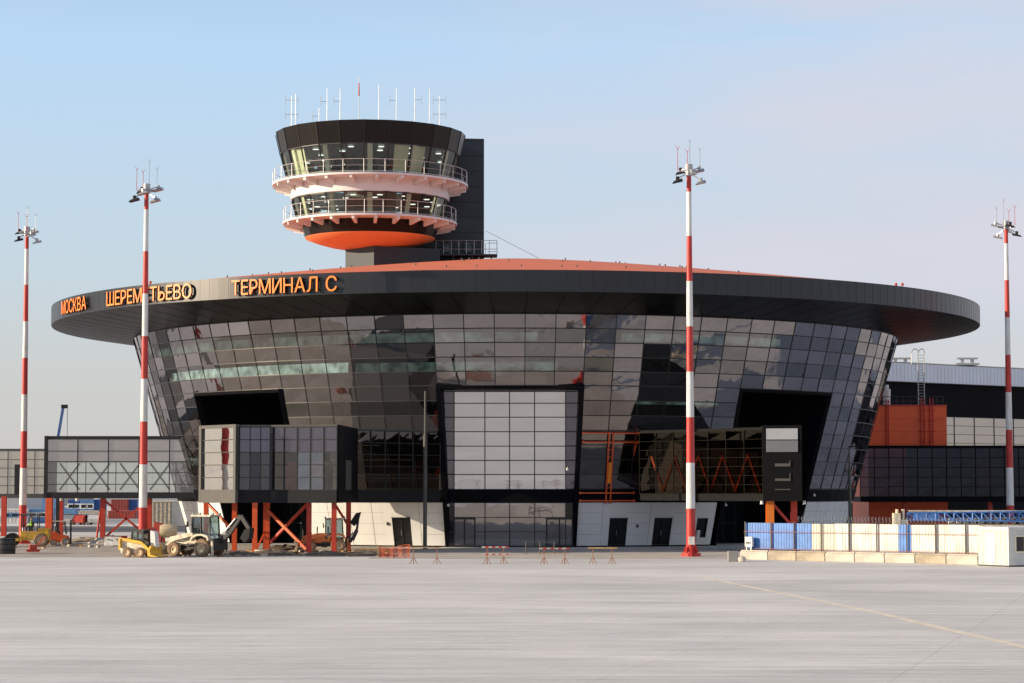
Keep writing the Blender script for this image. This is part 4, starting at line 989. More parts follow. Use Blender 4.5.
for (pa_, pb_, c_) in panels:
    x0, x1 = xf(pa_) + .02, xf(pb_) - .02; n = max(4, int((x1 - x0) / .11)); m = MB(); top = 2.62 + random.uniform(-.03, .03)
    for i in range(n):
        xa_ = lerp(x0, x1, i / n); xb_ = lerp(x0, x1, (i + 1) / n); dp = .0 if i % 2 else .02
        m.face([(xa_, -dp, .72), (xb_, -dp, .72), (xb_, -dp, top), (xa_, -dp, top)])
        m.face([(xb_, -dp, .72), (xb_, -(.02 - dp), .72), (xb_, -(.02 - dp), top), (xb_, -dp, top)])
    m.build('sheet_panel', {'b': M_blue, 'w': M_fencewhite, 'c': M_fencecream}[c_], FE)
for px in (745.8, 771.5, 794.5, 821.5, 849.5, 877, 907, 936, 966):
    x = xf(px); MB().box(x - .035, x + .035, -.16, -.09, .05, 2.72).build('fence_post', M_blackpaint, FE)
for z in (.80, 2.0):
    MB().box(0, FL, -.2, -.18, z - .016, z + .016).build('fence_rail', mat('rusty_rail', (.30, .07, .05), var=.2), FE)
nb = 11
blk = None
for i in range(8):
    x0 = -.1 + i * (FL + .4) / 8; L_ = (FL + .4) / 8 - .06
    q = f0 + fd * (x0 + L_ / 2) + fn * .25
    m = MB(); m.box(-L_ / 2, L_ / 2, -.32, .32, 0, .58); m.box(-L_ / 2, L_ / 2, -.2, .2, .58, .68)
    o = m.build('concrete_block', M_block if i in (1, 2, 6) else M_block2, None, bevel=.03); o.location = q; o.rotation_euler = (0, 0, fang)
    wds = ['leftmost, under the blue sheets', 'second from the left, dark stained under the blue sheets', 'third from the left, brownish under the cream sheet', 'fourth from the left, pale under white sheets',
           'fifth from the left, pale under white sheets', 'sixth from the left, under the narrow blue strip', 'seventh from the left, brown, left of the cabin', 'last pale one touching the white cabin']
    tag(o, 'concrete block holding the site fence, ' + wds[i], 'concrete block', 'concrete blocks under the site fence')
for i, (px, py, s_, lb) in enumerate(((733.5, 561, .62, 'small grey concrete cube lying left of the blue fence'), (742, 561.5, .5, 'round beige stone beside the blue fence corner'))):
    y = 5 * F / (py - 490); x = Xp(px, y, 0)
    if i == 0: m = MB(); m.box(-.4, .3, -.3, .3, 0, .72); o = m.build('concrete_block', M_conc, None, bevel=.04)
    else:
        m = MB(); m.lathe([(.02, 0), (.24, .03), (.30, .2), (.2, .36), (.02, .42)], (0, 0, 0), 9); o = m.build('boulder', M_block2, None, smooth=True)
    o.location = (x, y, 0); tag(o, lb, 'block' if i == 0 else 'stone')
    MB().box(-.9, .9, -.1, .1, 0, .12) if False else None
q = f0 + fd * xf(751.5) + fn * .35
eb = empty('electric_box', (q.x, q.y, .68), fang, 'white electrical box standing before the blue fence sheet', 'electric box'); MB().box(-.3, .3, -.12, .12, .25, .95).build('cabinet', M_whitepaint, eb); MB().box(-.22, -.14, -.08, .08, 0, .25).box(.14, .22, -.08, .08, 0, .25).build('stand', M_galv, eb)
MB().box(-.2, .2, -.135, -.12, .45, .6).build('vent', M_vent, eb)

# razor-like mesh on top of fence
cm = MB()
for i in range(60):
    t = i * .27; q = f0 + fd * (xf(795) + t * 1.0); 
    if q.x > f1.x: break
    pr = None
    for j in range(9):
        a_ = 2 * math.pi * j / 8; w_ = Vector((q.x, q.y, 2.9)) + fd * (.27 * j / 8) + Vector((0, 0, .22 * math.sin(a_))) - fn * (.22 * math.cos(a_) + .1) - fn * .3
        if pr is not None: cm.tube(pr, w_, .012, n=3, caps=False)
        pr = w_
cm2 = cm.build('wire_coil', M_galv, FE); cm2.matrix_parent_inverse = (Matrix.Translation(f0) @ Matrix.Rotation(fang, 4, 'Z')).inverted()

# cabin
c0 = Vector((Xp(978.5, 146.2, 0), 146.2, 0)); c1 = Vector((Xp(1008.5, 143.8, 0), 143.8, 0)); cd = (c1 - c0).normalized(); cl = (c1 - c0).length; cn = Vector((-cd.y, cd.x, 0))
CB = empty('site_cabin', c0, math.atan2(cd.y, cd.x), 'white corrugated steel site cabin with small window at the right end of the fence', 'site cabin')
m = MB(); n = 22
m.box(0, cl, .03, 6, .1, 2.5)
cb = m.build('cabin_body', M_cabin, CB)
m = MB()
for i in range(n): x = .06 + i * (cl - .12) / n; m.box(x, x + (cl - .12) / n * .5, -.01, .03, .14, 2.44)
for i in range(50): y = .15 + i * .115; m.box(cl, cl + .03, y, y + .06, .14, 2.44)
m.build('corrugation', M_cabin, cb)
MB().box(-.04, cl + .05, -.02, 6.04, 2.5, 2.58).build('roof_edge', M_whitepaint, CB); MB().box(0, cl, .05, 5.95, 0, .1).build('skid', M_blackpaint, CB)
MB().box(.75, 1.6, -.035, -.012, .2, 2.2).build('door', M_cabin, CB); 
wq = MB().box(cl + .032, cl + .05, .65, 1.35, 1.0, 1.95).build('window', G_dark, CB)
m = MB(); 
for (y0_, y1_, z0_, z1_) in ((.57, .65, .92, 2.03), (1.35, 1.43, .92, 2.03), (.65, 1.35, .92, 1.0), (.65, 1.35, 1.95, 2.03)): m.box(cl + .03, cl + .07, y0_, y1_, z0_, z1_)
m.build('window_frame', M_cream, wq)

# folded crane boom lying behind the fence
bx0 = P(897, 520, 172); 
BM = empty('crane_boom', (bx0.x, 172, 0), -.02, 'blue and white lattice crane boom laid flat on trestles behind the fence', 'crane boom')
Lb = 14.0
m = MB()
def lattice(m, x0, x1, y0, z0, s0_, s1_, n, r):
    cor = lambda x, t, i: Vector((x, y0 + (-.5 if i in (0, 3) else .5) * lerp(s0_, s1_, t), z0 + (-.5 if i < 2 else .5) * lerp(s0_, s1_, t)))
    for k in range(n):
        t0, t1 = k / n, (k + 1) / n; xa_, xb_ = lerp(x0, x1, t0), lerp(x0, x1, t1)
        for i in range(4):
            m.tube(cor(xa_, t0, i), cor(xb_, t1, i), r, n=5); m.tube(cor(xa_, t0, i), cor(xb_, t1, (i + 1) % 4), r * .7, n=4); m.tube(cor(xa_, t0, i), cor(xa_, t0, (i + 1) % 4), r * .7, n=4)
lattice(m, .8, Lb + 4, 0, 2.95, .55, .9, 24, .07); m.box(1.2, 3.2, -.3, -.25, 2.65, 3.25); m.build('blue_lattice', M_blue, BM)
m = MB(); lattice(m, 4.2, Lb + 4, .9, 2.55, .4, .8, 22, .06); m.box(0.9, 18, -.35, .35, 3.33, 3.42); m.build('white_lattice', M_creampaint, BM)
m = MB(); m.box(-.3, .2, -.5, .5, 1.6, 3.2).box(.25, .8, -.4, .4, 1.8, 2.7).box(-.05, .05, -.45, .45, 3.2, 3.5).box(.4, .55, -.3, .3, 2.7, 3.5); m.box(1.0, 12, -.3, .3, 2.1, 2.3); m.build('boom_foot', M_creampaint, BM)
for x in (1.5, 8, 15):
    t = MB()
    for dy in (-.6, .6): t.beam((x - .4, dy, 0), (x, dy * .6, 2.2), .12); t.beam((x + .4, dy, 0), (x, dy * .6, 2.2), .12)
    t.beam((x, -.7, 2.15), (x, 1.4, 2.15), .14); t.build('trestle', M_wood, BM)

# ------------------------------------------------------------------ trestle barriers on the apron
def barrier(pxa, pxb, label, boards, post_m, hgt=1.15, py=563.6):
    y = 5 * F / (py - 490); xa_, xb_ = Xp(pxa, y, 0), Xp(pxb, y, 0); cxm = (xa_ + xb_) / 2; hw = (xb_ - xa_) / 2
    r = empty('road_barrier', (cxm, y, 0), random.uniform(-.05, .05), label, 'barrier', 'low trestle barriers along the apron edge')
    for s in (-1, 1):
        m = MB(); x = s * hw
        m.beam((x, 0, .42), (x, 0, hgt), .06); m.beam((x, -.3, 0), (x, 0, .5), .05); m.beam((x, .3, 0), (x, 0, .5), .05); m.beam((x - .26, 0, 0), (x, 0, .5), .045); m.beam((x + .26, 0, 0), (x, 0, .5), .045)
        m.build('leg', post_m, r)
    for (z, h, stripes) in boards:
        w_ = MB(); n = 8
        for i in range(n): w_.box(lerp(-hw - .35, hw + .35, i / n), lerp(-hw - .35, hw + .35, (i + 1) / n), -.05, -.02, z - h / 2, z + h / 2, i % 2 if stripes else 0)
        w_.build('board', [M_block2, M_redpaint] if stripes else [M_wood, M_wood], r)
M_rustleg = mat('rusty_painted_steel', (.40, .22, .13), rough=.8, var=.3, scale=5, dirt=(.22, .09, .05))
barrier(413.4, 437, 'plain pale two-legged barrier right of the orange netting', [(1.13, .06, False)], M_rustleg)
barrier(487, 503.6, 'short barrier with two red and white boards before the left entrance door', [(1.15, .09, True), (.66, .07, True)], M_rustleg)
barrier(544, 564.8, 'barrier with one red striped board before the right entrance door', [(1.05, .09, True), (.75, .05, False)], M_rustleg)
barrier(593, 612, 'timber coloured barrier, rightmost of the four, before the white wall', [(1.08, .11, False)], M_rustleg)
# pale handrail unit at the entrance
hr = empty('handrail', (Xp(540, 172, 0), 172, 0), 0, 'low grey double handrail standing before the right entrance door', 'handrail')
m = MB()
for z in (.55, .95): m.tube((-1.2, 0, z), (1.2, 0, z), .045, n=6)
m.build('rails', M_greyframe, hr); m = MB()
for x in (-1.1, 0, 1.1): m.tube((x, 0, 0), (x, 0, 1.0), .05, n=6)
m.build('posts', M_greyframe, hr)
# orange netting
y = 5 * F / (557.5 - 490); NTm = empty('safety_netting', (Xp(394, y, 0), y, 0), 0, 'sagging orange plastic safety netting at the apron edge left of the barriers', 'safety netting')
m = MB(); W_ = 1.15
def nz_(x): return .85 - .12 * math.sin((x + W_) * 2.2)
for i in range(24): x = lerp(-W_, W_, i / 23); m.tube((x, .05 * math.sin(i), 0), (x + .03, .05 * math.sin(i + 1), nz_(x)), .02, n=3)
for j in range(8):
    for i in range(12):
        xa_, xb_ = lerp(-W_, W_, i / 12), lerp(-W_, W_, (i + 1) / 12); m.tube((xa_, .04 * math.sin(2 * i), nz_(xa_) * j / 7), (xb_, .04 * math.sin(2 * i + 2), nz_(xb_) * j / 7), .022, n=3)
m.build('net', M_net, NTm)
m = MB()
for x in (-W_, 0, W_): m.tube((x, 0, 0), (x, 0, 1.0), .03, n=5)
m.build('stakes', M_wood, NTm)

# ------------------------------------------------------------------ construction machines
def wheel(root, x, y, r, w, rimm=M_rim):
    s = 1 if y > 0 else -1
    t = MB(); t.lathe([(r * .55, -w / 2), (r * .85, -w / 2), (r, -w * .32), (r, w * .32), (r * .85, w / 2), (r * .55, w / 2)], (0, 0, 0), 22, axis='y', closed=True)
    n = 18
    for i in range(n):
        a_ = 2 * math.pi * i / n; c_ = Vector((math.cos(a_), 0, math.sin(a_))); 
        t.beam(c_ * (r * .9) + Vector((0, -w * .48, 0)), c_ * (r * 1.02) + Vector((0, w * .0, 0)), .05, .07); t.beam(c_ * (r * .9) + Vector((0, w * .48, 0)), c_ * (r * 1.02) + Vector((0, w * .02, 0)), .05, .07)
    o = t.build('wheel', M_tyre, root); o.location = (x, y, r)
    m = MB(); m.lathe([(.01, w * .1), (r * .2, w * .12), (r * .25, w * .3), (r * .5, w * .34), (r * .58, w * .5), (r * .6, -w * .5), (r * .5, -w * .34), (r * .25, -w * .3), (r * .2, -w * .12), (.01, -w * .1)], (0, 0, 0), 18, axis='y')
    m.build('rim', rimm, o)
def cab(root, x0, x1, hw, z0, z1, m, roofm, slant=.15):
    f = MB()
    pts = [(x0, z0), (x1, z0), (x1 - .02, z1), (x0 + slant, z1)]
    for s in (-hw, hw):
        for i in range(4): a_ = pts[i]; b_ = pts[(i + 1) % 4]; f.beam((a_[0], s, a_[1]), (b_[0], s, b_[1]), .08)
        f.beam((lerp(x0, x1, .52), s, z0), (lerp(x0, x1, .52), s, z1), .07)
    c_ = f.build('cab', m, root)
    g = MB()
    g.hexa([(x0 + .03, -hw + .03, z0), (x1 - .03, -hw + .03, z0), (x1 - .03, hw - .03, z0), (x0 + .03, hw - .03, z0), (x0 + slant, -hw + .03, z1 - .04), (x1 - .05, -hw + .03, z1 - .04), (x1 - .05, hw - .03, z1 - .04), (x0 + slant, hw - .03, z1 - .04)])
    g.build('window', G_cab, c_); MB().box(x0 + slant - .12, x1 + .08, -hw - .06, hw + .06, z1, z1 + .12).build('roof', roofm, c_)
    MB().box(lerp(x0, x1, .5), lerp(x0, x1, .85), -.3, .3, z0 - .1, z0 + .45).box(lerp(x0, x1, .8), lerp(x0, x1, .9), -.3, .3, z0 + .45, z0 + 1.0).build('seat', M_blackpaint, c_)
    return c_
def backhoe(px, py, rot, label, bodym, sc_=1.0, hoe=((-2.6, 1.6), (-3.55, 2.85), (-4.25, 1.9), (-4.0, 1.2))):
    y = 5 * F / (py - 490)
    r = empty('backhoe_loader', (Xp(px, y, 0), y, 0), rot, label, 'backhoe loader', 'backhoe loaders'); r.scale = (sc_,) * 3
    # local +x = front
    m = MB(); m.extr([(-1.5, .75), (1.95, .75), (2.05, 1.0), (2.0, 1.35), (.6, 1.62), (-.2, 1.62), (-.2, 1.15), (-1.5, 1.15)], -.42, .42); m.build('body', bodym, r, bevel=.03)
    MB().box(-1.6, 1.7, -.5, .5, .5, .76).box(-.2, .35, -.8, .8, .55, .9).build('chassis', M_blackpaint, r)
    m = MB()
    for s in (-1, 1):
        m.extr([(-1.65, 1.15), (-1.55, 1.45), (-1.15, 1.58), (-.6, 1.58), (-.25, 1.4), (-.15, 1.1), (-.22, 1.08), (-.35, 1.3), (-.7, 1.46), (-1.1, 1.46), (-1.45, 1.33), (-1.55, 1.12)], s * .95 - .24, s * .95 + .24)
    m.build('fender', bodym, r)
    cab(r, -1.45, .05, .62, 1.2, 2.78, M_blackpaint, M_creampaint, .1)
    for s in (-1, 1):
        wheel(r, -1.0, s * .92, .62, .42); wheel(r, 1.35, s * .85, .5, .34)
    m = MB()
    for s in (-.62, .62): m.beam((-.05, s, 1.55), (1.6, s, 1.15), .16, .2); m.beam((1.6, s, 1.15), (2.5, s, .45), .16, .2); m.beam((.4, s, .9), (1.7, s, 1.0), .09)
    m.build('loader_arm', bodym, r)
    MB().extr([(2.45, .1), (3.15, .06), (3.2, .1), (2.62, .2), (2.5, .55), (2.7, .92), (2.6, .95), (2.38, .55)], -1.1, 1.1).build('loader_bucket', M_sandcol, r)
    m = MB(); m.tube((.75, .3, 1.5), (.75, .3, 2.2), .05, n=8); m.build('exhaust', M_blackpaint, r)
    h = [Vector((a_, 0, b_)) for a_, b_ in hoe]
    MB().box(-1.95, -1.6, -.9, .9, .45, 1.25).build('hoe_frame', M_blackpaint, r)
    m = MB(); m.beam((-1.8, 0, .95), h[0], .3, .3); m.beam(h[0], h[1], .22, .32); m.build('hoe_boom', M_blackpaint, r)
    m = MB(); m.tube(h[0] + Vector((.2, .15, .2)), h[1] + Vector((.35, .15, -.2)), .06, n=8); m.build('hydraulic_ram', M_galv, r)
    MB().beam(h[1], h[2], .2, .26).build('hoe_stick', M_blackpaint, r)
    MB().extr([(h[2].x - .2, h[2].z + .1), (h[2].x + .25, h[2].z), (h[3].x + .35, h[3].z + .1), (h[3].x, h[3].z - .2), (h[3].x - .35, h[3].z + .1)], -.3, .3).build('hoe_bucket', M_darkgrey, r)
    hz2 = MB()
    for k in range(3):
        pr = None
        for j in range(9):
            t = j / 8; q = Vector((lerp(-1.75, h[0].x, t), -.2 + .12 * k, lerp(1.0, h[0].z, t) + .28 * math.sin(math.pi * t) + .05 * k))
            if pr is not None: hz2.tube(pr, q, .025, n=4)
            pr = q
    hz2.build('hydraulic_hose', M_blackpaint, r)
    for s in (-.7, .7): MB().beam((.05, s, 2.2), (.25, s * 1.3, 2.25), .03).box(.2, .26, s * 1.3 - .1, s * 1.3 + .1, 2.05, 2.45).build('mirror', M_blackpaint, r)
    for x_ in (-1.5, .02):
        for s in (-.45, .45): MB().tube((x_, s, 2.95), (x_ + (.1 if x_ > 0 else -.1), s, 2.95), .09, n=8).build('work_lamp', M_galv, r)
    MB().box(-.1, .4, .72, .98, .45, .55).box(-.1, .4, .72, .98, .75, .82).build('step', M_blackpaint, r)
    MB().box(2.0, 2.06, -.33, .33, .82, 1.3).build('grille', M_blackpaint, r)
    for s in (-.95, .95): m = MB(); m.beam((-1.8, s, 1.2), (-1.85, s, .1), .14); m.box(-2.05, -1.65, s - .2, s + .2, 0, .08); m.build('stabiliser', bodym, r)
    return r
backhoe(197, 555.8, math.pi - .42, 'cream backhoe loader with dusty wheels and raised black rear arm, beside the small yellow loader', M_creampaint, 1.08)
backhoe(326, 552, math.pi + .1, 'orange and black backhoe loader parked behind the orange legs', mat('orange_machine', (.62, .20, .06), rough=.5, var=.2, scale=3), .95,
        hoe=((-2.2, 1.0), (-2.6, 1.9), (-2.75, 3.3), (-2.35, 2.4)))
# skid steer loader
y = 5 * F / (556.8 - 490)
SK = empty('skid_steer_loader', (Xp(139, y, 0), y, 0), -.35, 'small yellow and white skid steer loader with low yellow bucket, left of the cream backhoe', 'skid steer')
m = MB(); m.extr([(-1.25, .3), (.75, .3), (.95, .75), (.2, 1.05), (-1.15, 1.2), (-1.4, .9)], -.5, .5); m.build('body', M_creampaint, SK, bevel=.03)
cab(SK, -.45, .6, .45, .95, 1.95, M_blackpaint, M_blackpaint, .1)
for s in (-1, 1):
    wheel(SK, .45, s * .68, .36, .27, M_rim); wheel(SK, -.6, s * .68, .36, .27, M_rim)
m = MB()
for s in (-.6, .6): m.beam((-1.25, s, 1.35), (.5, s, 1.1), .13, .22); m.beam((.5, s, 1.1), (1.3, s, .45), .13, .2); m.beam((-1.25, s, .7), (-1.25, s, 1.4), .14, .3)
m.build('lift_arm', M_yellow, SK)
MB().extr([(1.2, .1), (1.95, .04), (2.0, .08), (1.45, .22), (1.35, .5), (1.5, .85), (1.38, .9), (1.15, .5)], -.85, .85).build('bucket', M_yellow, SK)
MB().box(-1.5, -1.15, -.45, .45, .55, 1.35).build('engine_cover', M_yellow, SK); MB().box(.95, 1.08, -.5, .5, .5, 1.15).build('quick_hitch', M_blackpaint, SK)
m = MB(); m.extr([(1.15, .75), (1.55, .75), (1.45, 1.9), (1.1, 2.0)], -.3, .3); m.build('white_canister', M_whitepaint, SK)
# beige mixer drum on red stand behind
MX = empty('concrete_mixer', (Xp(168, 176, 0), 176, 0), .15, 'beige concrete mixer drum on a red stand between the two loaders', 'concrete mixer')
m = MB(); m.lathe([(.02, -.7), (.4, -.7), (.52, -.4), (.54, .35), (.42, .68), (.02, .68)], (0, 0, 1.75), 20, axis='y'); o = m.build('drum', M_sandcol, MX, smooth=True); o.rotation_euler = (0, 0, math.pi / 2); 
m = MB()
for sx in (-.6, .6):
    for sy in (-.5, .5): m.beam((sx, sy, .1), (sx * .8, sy * .7, 1.3), .12)
m.beam((-.7, -.5, .6), (.7, -.5, .6), .1); m.beam((-.7, .5, .6), (.7, .5, .6), .1); m.build('stand', M_blackpaint, MX)
MB().box(-1.6, -.9, -.35, .35, .8, 2.0).build('engine_box', M_machred, MX)
# lighting/pump cart with red body
PC = empty('pump_cart', (Xp(158, 181, 0), 181, 0), 0, 'small red pump cart standing behind the skid steer loader', 'cart')
MB().extr([(-.5, .6), (.55, .6), (.45, 2.2), (-.3, 2.4)], -.4, .4).build('housing', M_machred, PC, bevel=.04)
for sx in (-.35, .4):
    t = MB(); t.lathe([(.02, -.5), (.3, -.5), (.3, -.36), (.02, -.36)], (sx, 0, .3), 14, axis='y'); t.lathe([(.02, .36), (.3, .36), (.3, .5), (.02, .5)], (sx, 0, .3), 14, axis='y'); t.build('wheel', M_tyre, PC)
MB().beam((-.4, 0, .5), (-1.3, 0, .35), .08).build('tow_bar', M_blackpaint, PC)

# left hand machines: yellow road roller with operator, and orange forklift
RLr = empty('road_roller', (Xp(28, 196, 0), 196, 0), math.pi + .1, 'yellow road roller with dark canopy working behind the leftmost mast', 'road roller')
MB().box(-1.9, .6, -.75, .75, .55, 1.35).box(-1.9, -.9, -.65, .65, 1.35, 1.6).build('body', M_yellow, RLr, bevel=.05)
m = MB(); m.lathe([(.02, -.85), (.55, -.85), (.6, -.8), (.6, .8), (.55, .85), (.02, .85)], (1.4, 0, .6), 28, axis='y'); m.build('drum', M_darkgrey, RLr, smooth=True)
m = MB(); m.box(.55, 2.1, -.98, -.88, .5, .75).box(.55, 2.1, .88, .98, .5, .75).box(.45, .65, -.98, .98, .5, .9); m.build('drum_frame', M_yellow, RLr)
wheel(RLr, -1.2, .7, .6, .4); wheel(RLr, -1.2, -.7, .6, .4)
for sx in (-.9, .5):
    for sy in (-.7, .7): MB().beam((sx, sy, 1.3), (sx, sy, 2.75), .08).build('canopy_post', M_blackpaint, RLr)
m = MB(); MB().box(-1.1, .8, -.85, .85, 2.75, 2.87).build('canopy_roof', M_greyframe, RLr)
MB().box(-.4, -.05, -.3, .3, 1.36, 1.7).box(-.5, -.4, -.3, .3, 1.7, 2.2).build('seat', M_blackpaint, RLr)
m = MB(); m.beam((.45, 0, 1.3), (.3, 0, 1.95), .07); m.lathe([(.16, 0), (.2, .02), (.16, .04)], (.28, 0, 1.98), 12); m.build('steering_column', M_blackpaint, RLr)

FK = empty('forklift', (Xp(60, 200, 0), 200, 0), .1, 'orange forklift with black mast between the orange leg and grey leg at the left', 'forklift')
MB().extr([(-.95, .35), (.75, .35), (.75, .85), (.1, 1.0), (-.35, 1.25), (-.95, 1.25)], -.5, .5).build('body', M_steelorange, FK, bevel=.04)
m = MB()
for sx, t in ((-.8, -.55), (.55, .4)):
    for sy in (-.45, .45): m.beam((sx, sy, 1.0), (t, sy, 2.15), .07)
m.build('guard_posts', M_blackpaint, FK); MB().box(-.65, .5, -.5, .5, 2.15, 2.22).build('guard_roof', M_creampaint, FK)
m = MB(); m.beam((.95, -.3, .1), (.95, -.3, 2.3), .1); m.beam((.95, .3, .1), (.95, .3, 2.3), .1)
for z in (.4, 1.2, 2.2): m.beam((.95, -.3, z), (.95, .3, z), .08)
m.build('lift_mast', M_blackpaint, FK); MB().box(1.0, 2.0, -.32, -.2, .08, .13).box(1.0, 2.0, .2, .32, .08, .13).build('forks', M_darkgrey, FK)
wheel(FK, .55, .48, .36, .22, M_galv); wheel(FK, .55, -.48, .36, .22, M_galv); wheel(FK, -.6, .45, .28, .2, M_galv); wheel(FK, -.6, -.45, .28, .2, M_galv)
MB().box(-.35, .05, -.22, .22, 1.1, 1.25).box(-.4, -.33, -.22, .22, 1.25, 1.65).build('seat', M_blackpaint, FK)

# ------------------------------------------------------------------ people
def person(x, y, z, rz, label, pose='stand', vest=True, sc_=1.0):
    J = {'pel': (0, 0, .95), 'bel': (0, 0, 1.1), 'che': (0, 0, 1.32), 'nek': (0, .01, 1.48), 'hd0': (0, 0, 1.56), 'hd1': (0, -.01, 1.68), 'hd2': (0, 0, 1.76)}
    if pose == 'sit':
        legs = {s: [(s * .1, 0, .93), (s * .14, -.42, .95), (s * .15, -.48, .52), (s * .15, -.62, .48)] for s in (-1, 1)}
    else:
        legs = {s: [(s * .1, 0, .92), (s * .12, -.02 + .05 * s, .5), (s * .13, .03 * s, .08), (s * .14, -.16 + .03 * s, .04)] for s in (-1, 1)}
    arms = {s: [(s * .19, 0, 1.42), (s * .25, -.04, 1.16), (s * .2, -.24, 1.03), (s * .17, -.32, 1.04)] for s in (-1, 1)}
    vs = []; es = []; rs = []
    def add(p, r, par):
        vs.append(p); rs.append(r)
        if par is not None: es.append((par, len(vs) - 1))
        return len(vs) - 1
    pl_ = add(J['pel'], .14, None); b_ = add(J['bel'], .13, pl_); c_ = add(J['che'], .16, b_); n_ = add(J['nek'], .06, c_); h0 = add(J['hd0'], .075, n_); h1_ = add(J['hd1'], .1, h0); add(J['hd2'], .075, h1_)
    for s in (-1, 1):
        p = pl_
        for q, r in zip(legs[s], (.095, .07, .05, .04)): p = add(q, r, p)
        p = c_
        for q, r in zip(arms[s], (.06, .05, .038, .035)): p = add(q, r, p)
        hand = p
        for k in range(4): add((arms[s][3][0] + (k - 1.5) * .02, arms[s][3][1] - .07, arms[s][3][2] - .02), .010, hand)
        add((arms[s][3][0] - s * .045, arms[s][3][1] - .03, arms[s][3][2] + .01), .011, hand)
    me = bpy.data.meshes.new('person'); me.from_pydata(vs, es, []); o = bpy.data.objects.new('person', me); C.objects.link(o)
    o.modifiers.new('skin', 'SKIN')
    if not me.skin_vertices:
        bpy.context.view_layer.objects.active = o
    if not me.skin_vertices: me.attributes  # layer is created by the modifier below
    return o, me, rs
def make_person(x, y, z, rz, label, pose='stand', vestm=M_hivis, trouser=M_cloth):
    import bmesh
    o, me, rs = person(0, 0, 0, 0, label, pose)
    bm = bmesh.new(); bm.from_mesh(me); lay = bm.verts.layers.skin.verify(); bm.verts.ensure_lookup_table()
    for i, v in enumerate(bm.verts): v[lay].radius = (rs[i], rs[i]); v[lay].use_root = (i == 0)
    bm.to_mesh(me); bm.free(); sb_ = o.modifiers.new('sub', 'SUBSURF'); sb_.levels = 1; sb_.render_levels = 1
    bpy.context.view_layer.update(); dg = bpy.context.evaluated_depsgraph_get(); m2 = bpy.data.meshes.new_from_object(o.evaluated_get(dg)); m2.name = 'person'
    m2.materials.clear()
    for mm in (M_skin, trouser, vestm, M_blackpaint): m2.materials.append(mm)
    for p in m2.polygons:
        c_ = p.center; k = 0
        if c_.z < .12: k = 3
        elif c_.z < .98 and (abs(c_.x) < .3 and not (c_.y < -.2 and c_.z > .97)): k = 1
        elif c_.z < 1.47: k = 2 if c_.y > -.26 else 0
        p.material_index = k; p.use_smooth = True
    o.modifiers.clear(); o.data = m2; o.location = (x, y, z); o.rotation_euler = (0, 0, rz); tag(o, label, 'person')
    h = MB(); h.lathe([(.125, 1.70), (.128, 1.76), (.1, 1.83), (.02, 1.86)], (0, 0, 0), 14); h.lathe([(.125, 1.70), (.16, 1.70)], (0, -.01, 0), 14); h.build('hard_hat', M_whitepaint, o, smooth=True)
    f = MB(); f.tube((-.035, -.098, 1.665), (-.035, -.108, 1.665), .014, n=6); f.tube((.035, -.098, 1.665), (.035, -.108, 1.665), .014, n=6); f.build('eyes', M_blackpaint, o)
    MB().tube((0, -.09, 1.645), (0, -.13, 1.62), .014, .018, n=6).build('nose', M_skin, o)
    return o
make_person(Xp(31, 196, 0), 196, .83, math.pi / 2 * -1 + .0, 'person in green high visibility vest seated on the yellow road roller', 'sit')

# small clutter at the left: black drum, red barrier
y = 5 * F / (553.5 - 490); DR = empty('black_tank', (Xp(5, y, 0), y, 0), 0, 'squat black round tank at the left edge of the apron', 'tank')
m = MB(); m.lathe([(.02, 0), (.78, 0), (.8, .05), (.8, 1.15), (.76, 1.22), (.3, 1.24), (.02, 1.24)], (0, 0, 0), 28); m.build('shell', M_blackpaint, DR, smooth=True)
m = MB()
for z in (.3, .75, 1.1): m.lathe([(.8, z), (.84, z + .03), (.8, z + .06)], (0, 0, 0), 28)
m.build('hoop', M_darkgrey, DR); MB().tube((0, 0, 1.2), (0, 0, 1.3), .2, n=12).build('lid', M_darkgrey, DR)
y = 5 * F / (552 - 490); RB_ = empty('plate_compactor', (Xp(33, y, 0), y, 0), .3, 'small red plate compactor with slanting handle near the leftmost mast', 'compactor')
MB().extr([(-.45, .05), (.45, .05), (.6, .2), (.5, .24), (-.5, .24), (-.6, .2)], -.3, .3).build('plate', M_steelred, RB_); MB().box(-.3, .3, -.22, .22, .24, .62).build('engine', M_machred, RB_, bevel=.04)
MB().tube((.2, -.2, .4), (.95, -.2, 1.25), .035, n=6).tube((.2, .2, .4), (.95, .2, 1.25), .035, n=6).tube((.95, -.2, 1.25), (.95, .2, 1.25), .035, n=6).build('handle', M_steelred, RB_)

# rubble heaps and debris
def heap(px, y, rx, h, m_, label, n=26, ry=None):
    ry = ry or rx * .6
    x = Xp(px, y, 0); mb_ = MB(); nn = 18; rings = 6; base = []
    prof = []
    for j in range(rings + 1):
        row = []
        for i in range(nn):
            t = 2 * math.pi * i / nn; f_ = j / rings; jit = 1 + random.uniform(-.18, .18)
            row.append(((1 - f_) * rx * math.cos(t) * jit, (1 - f_) * ry * math.sin(t) * jit, max(0, h * (1 - (1 - f_) ** 1.6) * random.uniform(.75, 1.1)) if j else 0))
        base.append(row)
    for j in range(rings):
        for i in range(nn): k = (i + 1) % nn; mb_.face([base[j][i], base[j][k], base[j + 1][k], base[j + 1][i]])
    o = mb_.build('rubble_heap', m_); o.location = (x, y, 0)
    for q in range(n):
        pass
    return tag(o, label, 'rubble heap', 'rubble heaps on the building site')
heap(113, 207, 2.6, .75, M_block2, 'pale rubble heap under the crossed braces of the left gallery')
heap(86, 212, 3.2, .5, M_block, 'low brownish rubble heap left of the crossed red braces')
heap(285, 181, 2.4, .55, mat('dark_soil', (.14, .11, .08), rough=.95, var=.3, scale=3), 'dark soil heap between the crossed orange braces')
